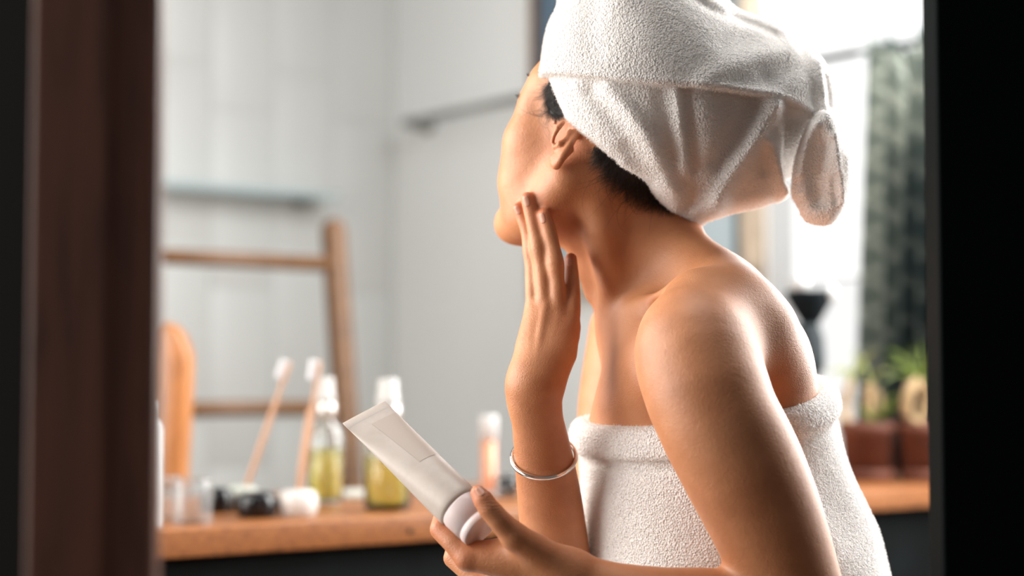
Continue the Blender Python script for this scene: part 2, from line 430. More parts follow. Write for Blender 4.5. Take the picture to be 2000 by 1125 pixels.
# ------------------------------------------------------------------ things on the counter
def pxm(d): return d / FPX        # metres per pixel at depth d
def dep(p): return (np.asarray(p) - CAM) @ FWD
# rounded orange wooden board standing at the left
b0 = on_z(322, 962, ZT); d = dep(b0); k_ = pxm(d)
out = [(-62, 0), (-64, 80), (-62, 160), (-58, 250), (-44, 300), (-18, 328), (10, 330), (34, 312), (50, 275), (52, 235), (48, 120), (42, 0)]
oc = smooth_curve(np.array(out, float), 5)
V = []; n = len(oc); yv = nrm(np.array([.25, 1, 0])); xv = np.array([yv[1], -yv[0], 0])
rings = [(-.020, .90), (-.017, .97), (-.009, 1.0), (.009, 1.0), (.017, .97), (.020, .90)]
cen = oc.mean(0)
for off, sc in rings:
    for x_, z_ in oc:
        xx = cen[0] + (x_ - cen[0]) * sc; zz = cen[1] + (z_ - cen[1]) * (sc if z_ > 5 else 1)
        V.append(b0 + xv * xx * k_ + Z * max(0, zz) * k_ + yv * off)
Fc = [(r * n + i, r * n + (i + 1) % n, (r + 1) * n + (i + 1) % n, (r + 1) * n + i) for r in range(len(rings) - 1) for i in range(n)]
Fc += [tuple(range(n))[::-1], tuple((len(rings) - 1) * n + i for i in range(n))]
tag(mobj('wooden_stand_mirror_back', V, Fc, 'orange_wood', loc=b0), 'orange-brown rounded wooden upright beside the dark door jamb', 'wooden upright').name = 'wooden_upright'
# white slim bottle mostly hidden by the jamb
bp = on_z(282, 1030, ZT); k_ = pxm(dep(bp)); h = 245 * k_
bt = empty('slim_bottle', bp, 'slim white bottle mostly hidden behind the dark door jamb', 'bottle')
mobj('body', *lathe(bp, [(.020, 0), (.0205, .004), (.0205, h * .78), (.017, h * .84), (.010, h * .87)], 32), 'frost_white', bt)
mobj('cap', *lathe(bp, [(.012, h * .86), (.012, h), (.010, h * 1.01)], 24), 'white_plastic', bt)
# two clear plastic cups upside down
for (px, py, r_px, hp, lab) in ((376, 1026, 39, 85, 'clear plastic cap standing at the counter front beside the black pebble'), (326, 1018, 30, 82, 'clear plastic cap half hidden by the door jamb')):
    p = on_z(px, py - 6, ZT); k_ = pxm(dep(p)); r = r_px * k_; h = hp * k_
    prof = [(r, 0), (r, .002), (r * .985, h * .9), (r * .95, h * .985), (r * .86, h), (.0001, h), (.0001, h - .0015), (r * .84, h - .0015), (r * .92, h * .96), (r * .955, h * .88), (r - .0016, .002), (r - .0016, 0)]
    tag(mobj('plastic_cap', *lathe(p, prof, 48), 'clear_plastic', loc=p), lab, 'cap', 'clear plastic caps on the counter')
# pebble shaped toothbrush holders
def pebble(px, py, rpx, hpx, m_, lab):
    p = on_z(px, py, ZT); k_ = pxm(dep(p)); r = rpx * k_; h = hpx * k_
    prof = [(.0001, 0), (r * .72, 0), (r * .90, h * .12), (r, h * .40), (r * .99, h * .62), (r * .88, h * .86), (r * .62, h * .985), (r * .30, h), (r * .20, h * .97), (r * .19, h * .55), (.0001, h * .55)]
    pr = smooth_curve(prof, 4)
    o = tag(mobj('toothbrush_holder', *lathe(p, [(max(x_, .0001), max(0, z_)) for x_, z_ in pr], 48), m_, loc=p), lab, 'toothbrush holder', 'pebble toothbrush holders')
    return p, h
pebble(425, 1001, 31, 48, 'black_ceramic', 'glossy black pebble holder behind the clear plastic cap')
pA, hA = pebble(471, 998, 37, 50, 'pale_ceramic', 'pale ceramic pebble holder with the leaning left toothbrush')
pebble(501, 1010, 41, 50, 'black_ceramic', 'glossy black pebble holder at the front between two pale ones')
pB, hB = pebble(581, 1008, 40, 52, 'white_ceramic', 'glossy white pebble holder with the right toothbrush')
def toothbrush(basep, top_px, top_py, lab, dd=0.0):
    d = dep(basep) + dd
    top = P(top_px, top_py, d); bot = basep + Z * .012
    ax = nrm(top - bot); L = np.linalg.norm(top - bot)
    side = nrm(np.cross(ax, Y)); 
    if side[0] > 0: side = -side
    side = nrm(side + .35 * np.array([0, -1, 0]) - ax * (side @ ax) * 0)
    side = nrm(side - ax * (side @ ax))
    rt = empty('toothbrush', bot, lab, 'toothbrush', 'toothbrushes in the pebble holders')
    pts = [bot + ax * L * t for t in (0, .02, .3, .6, .74, .82, .86, .97, 1)]
    mobj('handle', *tube(pts, [.0035, .0048, .0056, .0056, .0042, .0034, .0052, .0052, .0028], 16, .7, True, side), 'brush_wood', rt)
    tf = []
    for a_ in range(9):
        for s_ in (-1, 0, 1):
            o_ = top - ax * (.003 + .0029 * a_) + np.cross(ax, side) * .0032 * s_
            tf.append(tube([o_ + side * .002, o_ + side * .0125 + ax * .0015], [.0014, .0018], 6))
    tag(mobj('bristles', *cat(*tf), 'bristle', rt), 'white bristles')
toothbrush(pA, 566, 706, 'wooden toothbrush with white bristles leaning right in the pale holder')
toothbrush(pB, 624, 704, 'wooden toothbrush with white bristles in front of the left oil bottle', -.01)
p3 = pB + X * -.004 + Y * .008
rt = empty('toothbrush', p3 + Z * .012, 'wooden toothbrush standing just behind another one in the white holder', 'toothbrush', 'toothbrushes in the pebble holders')
q3 = P(603, 800, dep(p3) + .012)
mobj('handle', *tube([p3 + Z * .012, (p3 + Z * .012) * .5 + q3 * .5, q3], [.004, .0052, .0036], 14, .7), 'brush_wood', rt)
# pump bottles with oil
def pump_bottle(px, py, wpx, hpx, lab, fill, straw):
    p = on_z(px, py, ZT); k_ = pxm(dep(p)); r = wpx / 2 * k_; h = hpx * k_
    rt = empty('pump_bottle', p, lab, 'bottle', 'pump bottles of yellow oil')
    hb = h * .66
    outer = [(.0001, 0), (r * .86, 0), (r * .97, .003), (r, .008), (r, hb * .80), (r * .93, hb * .89), (r * .70, hb * .96), (r * .44, hb), (r * .42, h * .70)]
    inner = [(r * .36, h * .70), (r * .38, hb * .985), (r * .62, hb * .945), (r * .85, hb * .88), (r - .0022, hb * .79), (r - .0022, .011), (r * .8, .007), (.0001, .0065)]
    mobj('glass_body', *lathe(p, outer + inner, 48), 'clear_glass', rt)
    mobj('oil', *lathe(p, [(.0001, .0068), (r * .8, .0072), (r - .0024, .0112), (r - .0024, fill * hb), (.0001, fill * hb)], 40), 'yellow_oil', rt)
    mobj('dip_straw', *tube([p + Z * .012 + X * straw, p + Z * h * .70], .0022, 10), 'frost_white', rt)
    cp = mobj('collar', *lathe(p, [(r * .50, h * .685), (r * .56, h * .69), (r * .56, h * .79), (r * .50, h * .80), (.0001, h * .80)], 32), 'metal_collar', rt)
    mobj('pump_head', *lathe(p, [(.0001, h * .79), (r * .50, h * .795), (r * .50, h * .86), (r * .44, h * .875), (r * .42, h * .97), (r * .39, h), (.0001, h)], 32), 'white_plastic', rt)
    nz = p + Z * h * .935
    mobj('nozzle', *tube([nz, nz + np.array([.25, -.95, 0]) * r * .62], r * .10, 10), 'white_plastic', cp)
pump_bottle(636, 984, 70, 246, 'clear pump bottle of yellow oil behind the white pebble holder', .66, .004)
pump_bottle(757, 996, 92, 256, 'wider clear pump bottle of yellow oil behind the white tube', .62, .02)
# flat grey soap stone, pink bottle, small jar
p = on_z(692, 975, ZT); k_ = pxm(dep(p))
V, Fc = lathe(p, [(.0001, 0), (.020, 0), (.024, .004), (.022, .010), (.012, .0145), (.0001, .016)], 36)
V = [np.array([p[0] + (v[0] - p[0]) * 1.5, p[1] + (v[1] - p[1]) * .9, v[2]]) for v in V]
tag(mobj('soap_stone', V, Fc, 'stone_grey', loc=p), 'flat grey stone lying between the two oil bottles', 'stone')
p = on_z(954, 972, ZT); k_ = pxm(dep(p)); r = 17 * k_; h = 160 * k_
rt = empty('pink_bottle', p, 'slim tube of peach-pink gel with a white cap', 'bottle')
mobj('gel', *lathe(p, [(.0001, .006), (r * .84, .006), (r * .88, .01), (r * .88, h * .71), (.0001, h * .71)], 32), 'pink_gel', rt)
mobj('base', *lathe(p, [(.0001, 0), (r, 0), (r, .008), (.0001, .008)], 32), 'frost_white', rt)
mobj('cap', *lathe(p, [(r * .92, h * .70), (r * 1.04, h * .71), (r * 1.06, h * .97), (r * .98, h), (.0001, h)], 32), 'frost_white', rt)
p = on_z(990, 972, ZT); k_ = pxm(dep(p)); r = 21 * k_; h = 42 * k_
tag(mobj('glass_jar', *lathe(p, [(.0001, 0), (r, 0), (r, h), (r * .95, h), (r * .93, .004), (.0001, .004)], 36), 'clear_glass', loc=p), 'small clear glass jar beside the peach-pink tube', 'jar')

# ------------------------------------------------------------------ vase and potted plants at the window end
p = on_z(1580, 953, ZT)
d = dep(p); k_ = pxm(d); 
def zpx(py): return P(1577, py, d)[2] - p[2]
rt = empty('dark_vase', p, 'dark flared stand with two white balls added as highlights before the window', 'vase')
mobj('foot', *lathe(p, [(.0001, 0), (24 * k_, 0), (24 * k_, .006), (16 * k_, zpx(830)), (19 * k_, zpx(760)), (24 * k_, zpx(728)), (.0001, zpx(727))], 32), 'vase_black', rt)
mobj('body', *lathe(p, [(.0001, zpx(728)), (31 * k_, zpx(727)), (34 * k_, zpx(700)), (31 * k_, zpx(660)), (22 * k_, zpx(632)), (.0001, zpx(630))], 32), 'vase_grey', rt)
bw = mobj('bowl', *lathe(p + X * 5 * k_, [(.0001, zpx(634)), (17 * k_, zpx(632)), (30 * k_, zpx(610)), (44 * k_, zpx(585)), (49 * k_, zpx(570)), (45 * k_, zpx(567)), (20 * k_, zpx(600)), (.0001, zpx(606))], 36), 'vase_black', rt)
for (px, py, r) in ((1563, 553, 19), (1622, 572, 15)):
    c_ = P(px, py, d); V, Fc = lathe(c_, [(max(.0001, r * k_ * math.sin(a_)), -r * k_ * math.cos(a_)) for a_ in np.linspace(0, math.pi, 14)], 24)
    mobj('highlight_ball', V, Fc, 'frost_white', bw)  # white ball on an added stalk stands in for a bright highlight
    mobj('highlight_stalk', *tube([p + X * 5 * k_ + Z * zpx(606), c_], .0025, 8), 'vase_black', bw)
def pot(px, py, wtop, wbot, h_px, lab):
    p = on_z(px, py, ZT); k_ = pxm(dep(p)); r = wtop / 2 * k_; rb = wbot / 2 * k_; h = h_px * k_; s0 = 24 * k_
    rt = empty('potted_plant', p, lab, 'potted plant', 'potted plants by the window')
    sc = mobj('saucer', *lathe(p, [(.0001, 0), (r * .90, 0), (r * .99, s0), (r * .95, s0), (r * .9, .005), (.0001, .005)], 40), 'terracotta', rt)
    mobj('pot', *lathe(p, [(.0001, .006), (rb, .006), (r * .93, h * .80), (r, h * .81), (r * 1.01, h), (r * .94, h), (r * .9, h * .8), (.0001, h * .79)], 44), 'terracotta', rt)
    mobj('soil', *lathe(p, [(.0001, h * .80), (r * .85, h * .86), (r * .5, h * .90), (.0001, h * .91)], 30), 'soil', rt)
    return rt, p, k_, dep(p)
def leaf(rt, d, pts, wpx, m_, dd=(0, 0, 0)):
    k_ = pxm(d); c = smooth_curve([P(x_, y_, d + z_) for x_, y_, z_ in pts], 5); n = len(c); V = []
    for i, p in enumerate(c):
        t = c[min(i + 1, n - 1)] - c[max(i - 1, 0)]
        s = nrm(np.cross(t, [.25, -1, .2])); up = nrm(np.cross(s, t)); u = i / (n - 1)
        wd = wpx * k_ * .36 * (min(1, .45 + 2.2 * u) if u < .25 else 1) * max(.03, 1 - max(0, (u - .35) / .65) ** 1.8)
        V += [p - s * wd + up * wd * .35, p - up * .0006, p + s * wd + up * wd * .35, p + up * .0006]
    Fc = []
    for i in range(n - 1):
        for a_ in range(4):
            b_ = (a_ + 1) % 4
            Fc.append((i * 4 + a_, i * 4 + b_, (i + 1) * 4 + b_, (i + 1) * 4 + a_))
    mobj('leaf', V, Fc, m_, rt)
rt, p, k_, d = pot(1695, 940, 110, 92, 116, 'terracotta pot with pale stems and sparse leaves beside the towel')
for pts, r in (([(1655, 830, 0), (1650, 790, .01), (1662, 745, 0)], 8), ([(1700, 832, .01), (1698, 790, .0), (1700, 750, 0)], 10), ([(1716, 830, 0), (1722, 800, 0), (1716, 765, .01)], 5)):
    c = smooth_curve([P(x_, y_, d + z_) for x_, y_, z_ in pts], 4); mobj('stem', *tube(c, r * k_, 10), 'stem', rt)
for pts, w_ in (([(1664, 748, 0), (1645, 722, -.02), (1612, 728, -.03)], 10), ([(1664, 745, 0), (1672, 705, .01), (1666, 680, .02)], 11), ([(1664, 745, 0), (1690, 700, 0), (1715, 682, -.02)], 11), ([(1700, 750, 0), (1720, 725, -.01), (1745, 728, -.03)], 10),
                ([(1700, 752, 0), (1690, 715, .02), (1680, 690, .03)], 9), ([(1663, 746, 0), (1655, 720, -.02), (1640, 742, -.05)], 9)):
    leaf(rt, d, pts, w_, 'leaf_pale')
for pts, w_ in (([(1716, 828, 0), (1735, 790, -.01), (1758, 765, -.02)], 22), ([(1712, 826, 0), (1728, 805, -.02), (1752, 790, -.04)], 22), ([(1716, 826, 0), (1716, 795, 0), (1728, 762, .01)], 18), ([(1706, 828, 0), (1690, 806, -.02), (1682, 790, -.04)], 16)):
    leaf(rt, d, pts, w_, 'leaf')
rt, p, k_, d = pot(1801, 941, 90, 76, 116, 'terracotta pot with a looped tan stem and spiky green crown')
for pts in ([(1800, 832, 0), (1772, 805, -.005), (1776, 765, -.01), (1792, 742, 0)], [(1796, 832, 0), (1806, 800, .01), (1806, 765, .012), (1792, 742, 0)]):
    c = smooth_curve([P(x_, y_, d + z_) for x_, y_, z_ in pts], 6); mobj('stem', *tube(c, [9 * k_ + (3 * k_ if .3 < i / len(c) < .8 else 0) for i in range(len(c))], 10), 'stem', rt)
for pts, w_ in (([(1790, 744, 0), (1765, 700, 0), (1733, 680, -.02)], 10), ([(1790, 742, 0), (1760, 712, -.02), (1730, 705, -.05)], 10), ([(1792, 742, 0), (1796, 700, 0), (1802, 664, .01)], 11), ([(1792, 742, 0), (1815, 705, 0), (1836, 682, -.01)], 10),
                ([(1792, 744, 0), (1822, 715, -.02), (1848, 715, -.04)], 10), ([(1790, 744, 0), (1756, 730, -.01), (1722, 748, -.03)], 9), ([(1792, 744, 0), (1784, 700, .02), (1775, 672, .03)], 9), ([(1792, 744, 0), (1812, 738, -.02), (1832, 755, -.04)], 8)):
    leaf(rt, d, pts, w_, 'leaf')

# ------------------------------------------------------------------ implicit surfaces: the woman and her towels
f32 = np.float32
def smin(a, b, k):
    h = np.clip(.5 + .5 * (b - a) / k, 0, 1); return b + (a - b) * h - k * h * (1 - h)
def smax(a, b, k): return -smin(-a, -b, k)
class Item:
    def __init__(s, fn, lo, hi, k, op='add'): s.fn, s.lo, s.hi, s.k, s.op = fn, np.array(lo), np.array(hi), k, op
def chain(pts, rad, k=.006, op='add', axis=None, s=1.0, margin=.03):
    """tapered tube through points; optional stretch s along axis"""
    pts = np.array(pts, float); rad = np.array(rad, float)
    m_ = rad.max() * max(1, s) + margin + k
    lo, hi = pts.min(0) - m_, pts.max(0) + m_
    M = np.eye(3)
    if axis is not None:
        n = nrm(axis); M = M + (1 / s - 1) * np.outer(n, n)
    q = (pts @ M.T).astype(f32); r = rad.astype(f32); Mt = M.T.astype(f32)
    def fn(p):
        x = p @ Mt if axis is not None else p
        best = None
        if len(q) == 1: return np.linalg.norm(x - q[0], axis=1) - r[0]
        for i in range(len(q) - 1):
            ba = q[i + 1] - q[i]; pa = x - q[i]; l = math.sqrt(float(ba @ ba)); u = ba / l
            sl = max(-.95, min(.95, float(r[i] - r[i + 1]) / l)); ta = sl / math.sqrt(1 - sl * sl)
            s_ = pa @ u; hh = np.sqrt(np.maximum(np.einsum('ij,ij->i', pa, pa) - s_ * s_, 0))
            t = np.clip(s_ - hh * ta, 0, l)
            d = np.sqrt(hh * hh + (s_ - t) ** 2) - (r[i] + t * ((r[i + 1] - r[i]) / l))
            best = d if best is None else np.minimum(best, d)
        return best
    return Item(fn, lo, hi, k, op)
def ell(c, R, axes=None, k=.01, op='add', margin=.03):
    c = np.array(c, f32); R = np.array(R, f32); A = np.eye(3, dtype=f32) if axes is None else np.array(axes, f32)
    m_ = R.max() + margin + k
    def fn(p):
        x = (p - c) @ A.T
        k0 = np.sqrt(np.einsum('ij,ij->i', x / R, x / R)); k1 = np.sqrt(np.einsum('ij,ij->i', x / (R * R), x / (R * R)))
        return np.where(k1 > 1e-9, k0 * (k0 - 1) / np.maximum(k1, 1e-9), -R.min()).astype(f32)
    return Item(fn, c - m_, c + m_, k, op)
def evaluate(items, p):
    p = np.asarray(p, f32); d = np.full(len(p), .2, f32)
    lo, hi = p.min(0), p.max(0)
    for it in items:
        if (it.lo > hi).any() or (it.hi < lo).any(): continue
        m_ = ((p >= it.lo) & (p <= it.hi)).all(1)
        if not m_.any(): continue
        allin = m_.all(); pp = p if allin else p[m_]
        v = it.fn(pp); cur = d if allin else d[m_]
        new = smin(cur, v, it.k) if it.op == 'add' else smax(cur, -v, it.k)
        if allin: d = new.astype(f32)
        else: d[m_] = new
    return d
import time
from concurrent.futures import ThreadPoolExecutor
POOL = ThreadPoolExecutor(4); T0 = time.time()
def chunked(f, p, n=30000):
    out = np.empty(len(p), f32)
    def job(i): out[i:i + n] = f(p[i:i + n])
    list(POOL.map(job, range(0, len(p), n)))
    return out
def grad(f, p, e=.0006):
    g = np.zeros_like(p, dtype=f32)
    for a in range(3):
        o = np.zeros(3, f32); o[a] = e
        g[:, a] = chunked(f, p + o) - chunked(f, p - o)
    return g / np.maximum(np.linalg.norm(g, axis=1, keepdims=True), 1e-9), np.linalg.norm(g, axis=1) / (2 * e)
def surface(f, lo, hi, h, lip=1.7):
    lo = np.array(lo, float); n0 = np.ceil((np.array(hi) - lo) / (32 * h)).astype(int)
    blk = np.stack(np.meshgrid(*[np.arange(n) for n in n0], indexing='ij'), -1).reshape(-1, 3) * 32
    for B, nxt in ((32, 8), (8, 4), (4, None)):
        c = (lo + (blk + B / 2) * h).astype(f32)
        keep = np.abs(chunked(f, c)) < B * h * .866 * lip + .0015
        blk = blk[keep]
        if nxt:
            q = B // nxt; o = np.stack(np.meshgrid(*[np.arange(q)] * 3, indexing='ij'), -1).reshape(-1, 3) * nxt
            blk = (blk[:, None] + o[None]).reshape(-1, 3)
    o5 = np.stack(np.meshgrid(*[np.arange(5)] * 3, indexing='ij'), -1).reshape(-1, 3)
    N = len(blk); vals = np.empty((N, 125), f32); st = 256
    def job(i):
        pts = (lo + (blk[i:i + st, None] + o5[None]) * h).astype(f32).reshape(-1, 3)
        vals[i:i + st] = f(pts).reshape(-1, 125)
    list(POOL.map(job, range(0, N, st)))
    vals = vals.reshape(N, 5, 5, 5); sg = vals < 0
    NY = int(n0[1] * 32 + 2); NZ = int(n0[2] * 32 + 2)
    cs = sum(sg[:, a:a + 4, b:b + 4, c:c + 4].astype(np.int8) for a in (0, 1) for b in (0, 1) for c in (0, 1))
    bi, ci, cj, ck = np.nonzero((cs > 0) & (cs < 8))
    gi = blk[bi] + np.stack([ci, cj, ck], 1)
    cid = (gi[:, 0].astype(np.int64) * NY + gi[:, 1]) * NZ + gi[:, 2]
    acc = np.zeros((len(cid), 3)); cnt = np.zeros(len(cid))
    corner = {(a, b, c): vals[bi, ci + a, cj + b, ck + c] for a in (0, 1) for b in (0, 1) for c in (0, 1)}
    for ax in range(3):
        for u in (0, 1):
            for v in (0, 1):
                a = [u, v]; a.insert(ax, 0); b = [u, v]; b.insert(ax, 1)
                va, vb = corner[tuple(a)], corner[tuple(b)]
                m_ = (va < 0) != (vb < 0); t = np.where(m_, va / np.where(va == vb, 1, va - vb), 0)
                p = np.tile(np.array(a, float), (len(cid), 1)); p[:, ax] += t
                acc += p * m_[:, None]; cnt += m_
    verts = lo + (gi + acc / cnt[:, None]) * h
    order = np.argsort(cid); cid = cid[order]; verts = verts[order]
    quads = []
    for ax in range(3):
        sl0 = [slice(None)] + [slice(0, 4)] * 3; sl1 = list(sl0); sl1[ax + 1] = slice(1, 5)
        s0 = sg[tuple(sl0)]; s1 = sg[tuple(sl1)]
        bi, ci, cj, ck = np.nonzero(s0 != s1); flip = s0[bi, ci, cj, ck]
        g = blk[bi] + np.stack([ci, cj, ck], 1); u, v = (ax + 1) % 3, (ax + 2) % 3
        ids = []; ok = np.ones(len(g), bool)
        for du, dv in ((0, 0), (-1, 0), (-1, -1), (0, -1)):
            q = g.copy(); q[:, u] += du; q[:, v] += dv
            c = (q[:, 0].astype(np.int64) * NY + q[:, 1]) * NZ + q[:, 2]
            j = np.clip(np.searchsorted(cid, c), 0, len(cid) - 1); ok &= cid[j] == c; ids.append(j)
        Q = np.stack(ids, 1); Q[~flip] = Q[~flip][:, ::-1]; quads.append(Q[ok])
    quads = np.concatenate(quads)
    v32 = verts.astype(f32)
    n, gl = grad(f, v32); dv = chunked(f, v32) / np.maximum(gl, .4)
    v32 = v32 - n * np.clip(dv, -.6 * h, .6 * h)[:, None]
    print('surface', len(v32), 'at %.1f s' % (time.time() - T0))
    return v32, quads, n

# ---- the head, in its own frame: x forward, y her left, z up
PSI, TH_ = math.radians(39), math.radians(21)
F0 = np.array([-math.cos(PSI), math.sin(PSI), 0]); HL = np.array([-math.sin(PSI), -math.cos(PSI), 0])
HF = math.cos(TH_) * F0 + math.sin(TH_) * Z; HU = -math.sin(TH_) * F0 + math.cos(TH_) * Z
HR = np.stack([HF, HL, HU], 1)                 # columns
HC = P(1098, 262, 1.50) - HR @ np.array([0, .070, 0])
def hp(x, y, z): return HC + HR @ np.array([x, y, z])
def hell(c, R, **k): return ell(hp(*c), R, HR.T, **k)
def hch(pts, rad, **k): return chain([hp(*p) for p in pts], rad, **k)
head = [hell((-.015, 0, .045), (.092, .073, .080), k=.01), hell((.022, 0, .042), (.060, .062, .060), k=.02),
        hell((.015, 0, -.022), (.062, .061, .070), k=.02)]
for s in (1, -1):
    head += [hell((.050, .043 * s, -.022), (.028, .026, .026), k=.02), hell((.046, .034 * s, -.056), (.032, .030, .032), k=.02),
             hch([(-.004, .052 * s, -.040), (.010, .049 * s, -.068), (.040, .036 * s, -.088), (.068, .014 * s, -.101)], [.017, .018, .018, .018], k=.018),
             hch([(.064, .047 * s, .018), (.077, .016 * s, .022)], [.006, .007], k=.016)]
head += [hell((.072, 0, -.100), (.020, .022, .017), k=.012), hell((.062, 0, -.066), (.022, .030, .026), k=.014),
         hell((.025, 0, -.082), (.050, .044, .022), k=.02),
         hch([(.078, 0, .012), (.087, 0, -.012), (.0925, 0, -.031)], [.007, .008, .0095], k=.010)]
for s in (1, -1):
    head += [hch([(.083, .011 * s, -.036)], [.0075], k=.006), hch([(.090, .028 * s, .003)], [.009], k=.014, op='sub'), hch([(.052, .050 * s, .035), (.056, .050 * s, .005), (.052, .050 * s, -.012)], [.013, .012, .014], k=.018),
             hell((.0635, .032 * s, .001), (.0125, .0150, .0115), k=.005),
             hch([(.084, 0, -.0605), (.080, .014 * s, -.0625), (.072, .024 * s, -.066)], [.0042, .004, .002], k=.003),
             hch([(.083, 0, -.0715), (.079, .012 * s, -.0705), (.072, .022 * s, -.067)], [.005, .0045, .002], k=.003)]
def PX(L): return [P(x, y, d) for x, y, d, *_ in L]
def RX(L): return [r * d / FPX for x, y, d, r in L]
def pch(L, sm=0, **k):
    if sm: L = smooth_curve(np.array(L, float), sm)
    return chain(PX(L), RX(L), **k)
# ---- ear (her left)
ed = 1.4955
ear = [pch([(1128, 258, ed + .004, 7), (1118, 275, ed - .006, 6.5), (1106, 294, ed - .009, 7), (1095, 312, ed - .008, 7.5), (1087, 323, ed - .002, 8.5)], sm=3, k=.0035),
       pch([(1112, 292, ed - .001, 9), (1098, 300, ed - .002, 13), (1086, 309, ed + .001, 12), (1083, 318, ed + .003, 9)], k=.006),
       pch([(1114, 258, ed, 6), (1103, 274, ed - .0055, 5.5), (1093, 281, ed - .0055, 7), (1084, 287, ed - .001, 6)], k=.003),
       pch([(1099, 240, ed, 5), (1090, 250, ed - .004, 5.5), (1083, 264, ed - .003, 5), (1079, 276, ed, 4)], k=.004),
       pch([(1097, 262, ed + .001, 9), (1101, 250, ed + .004, 10)], k=.002, op='sub'),
       pch([(1098, 264, ed - .003, 6.5), (1083, 279, ed - .004, 2.8)], k=.003, op='sub')]
neck = [pch([(1185, 320, 1.575, 95), (1225, 460, 1.575, 103), (1270, 560, 1.58, 113), (1322, 640, 1.585, 130)], k=.022),
        pch([(1155, 345, 1.525, 26), (1172, 450, 1.527, 26), (1192, 560, 1.537, 24), (1200, 625, 1.555, 17)], k=.018),
        pch([(1118, 380, 1.555, 20), (1130, 460, 1.556, 18), (1160, 570, 1.57, 16)], k=.016),
        pch([(1300, 440, 1.57, 48), (1330, 500, 1.55, 62), (1410, 575, 1.49, 72), (1450, 640, 1.45, 70)], k=.03),
        pch([(1300, 440, 1.59, 48), (1330, 500, 1.62, 62), (1400, 585, 1.68, 72)], k=.03)]
YX = np.array([0, 1.0, 0])
torso = [chain(PX(T := [(1335, 640, 1.58, 135), (1374, 740, 1.58, 198), (1396, 880, 1.58, 225), (1415, 1050, 1.58, 232), (1430, 1150, 1.58, 225)]), RX(T), k=.02, axis=YX, s=1.35),
         pch([(1430, 600, 1.52, 78), (1475, 690, 1.50, 96), (1490, 800, 1.50, 100)], k=.03),
         pch([(1400, 600, 1.66, 78), (1450, 720, 1.66, 92)], k=.03),
         pch([(1290, 745, 1.475, 62), (1240, 790, 1.53, 72), (1225, 850, 1.55, 74)], k=.03),
         pch([(1245, 650, 1.565, 62), (1285, 668, 1.515, 78), (1300, 700, 1.50, 80)], k=.03), pch([(1250, 640, 1.60, 62), (1260, 700, 1.66, 75)], k=.03),
         pch([(1208, 642, 1.553, 12), (1232, 610, 1.522, 10), (1290, 574, 1.476, 10), (1350, 560, 1.440, 10)], sm=3, k=.014),
         pch([(1420, 610, 1.445, 88), (1462, 660, 1.445, 92), (1490, 720, 1.465, 84)], sm=2, k=.035)]
AL = smooth_curve(np.array([(1364, 640, 1.42, 92), (1360, 690, 1.395, 122), (1394, 800, 1.372, 121), (1444, 900, 1.368, 121), (1490, 1000, 1.368, 114), (1539, 1125, 1.37, 101), (1592, 1262, 1.375, 86)], float), 8)
larm = [pch(AL[:15:2], k=.026), pch(AL[14::2], k=.002),
        pch([(1592, 1268, 1.372, 84), (1418, 1203, 1.362, 88), (1300, 1174, 1.358, 66), (1200, 1150, 1.36, 52), (1112, 1124, 1.365, 46)], sm=3, k=.010)]
rarm = [pch([(1235, 650, 1.735, 85), (1212, 780, 1.715, 82), (1200, 900, 1.69, 80), (1150, 1140, 1.60, 70), (1128, 1270, 1.565, 66)], sm=3, k=.008),
        chain(PX(T := smooth_curve(np.array([(1126, 1270, 1.56, 64), (1092, 1125, 1.535, 68), (1079, 1022, 1.52, 65), (1070, 950, 1.51, 62), (1057, 864, 1.495, 55), (1043, 782, 1.48, 47)], float), 3)), RX(T), k=.008, axis=YX, s=.82)]
# ---- left hand round the tube
lhand = [pch([(1112, 1124, 1.365, 44), (1010, 1100, 1.368, 36), (914, 1090, 1.372, 24)], k=.012),
         pch([(1110, 1140, 1.375, 44), (1020, 1140, 1.385, 36), (938, 1138, 1.395, 26)], k=.012),
         pch([(1110, 1150, 1.385, 40), (1030, 1170, 1.40, 34), (965, 1168, 1.41, 25)], k=.012),
         pch([(1112, 1118, 1.36, 38), (1050, 1078, 1.352, 32), (1005, 1048, 1.346, 27)], k=.012),
         pch([(1005, 1048, 1.346, 26), (975, 1016, 1.341, 22.5), (955, 993, 1.340, 21.5), (944, 976, 1.341, 20), (934, 963, 1.343, 15)], k=.004),
         pch([(1040, 1075, 1.36, 26), (975, 1072, 1.372, 20), (930, 1078, 1.376, 18)], k=.010),
         pch([(914, 1090, 1.372, 25), (885, 1060, 1.378, 21), (860, 1034, 1.387, 20.5), (864, 1012, 1.398, 18), (882, 985, 1.408, 16.5), (908, 966, 1.412, 14)], k=.004),
         pch([(938, 1138, 1.395, 25), (912, 1112, 1.40, 21), (886, 1090, 1.408, 20), (892, 1062, 1.422, 18), (914, 1036, 1.428, 16), (936, 1020, 1.428, 14)], k=.003),
         pch([(965, 1168, 1.41, 24), (918, 1134, 1.424, 19), (926, 1100, 1.438, 17), (952, 1072, 1.44, 14)], k=.003),
         pch([(1000, 1190, 1.425, 22), (952, 1170, 1.44, 17), (958, 1140, 1.452, 15), (978, 1112, 1.452, 12.5)], k=.003)]
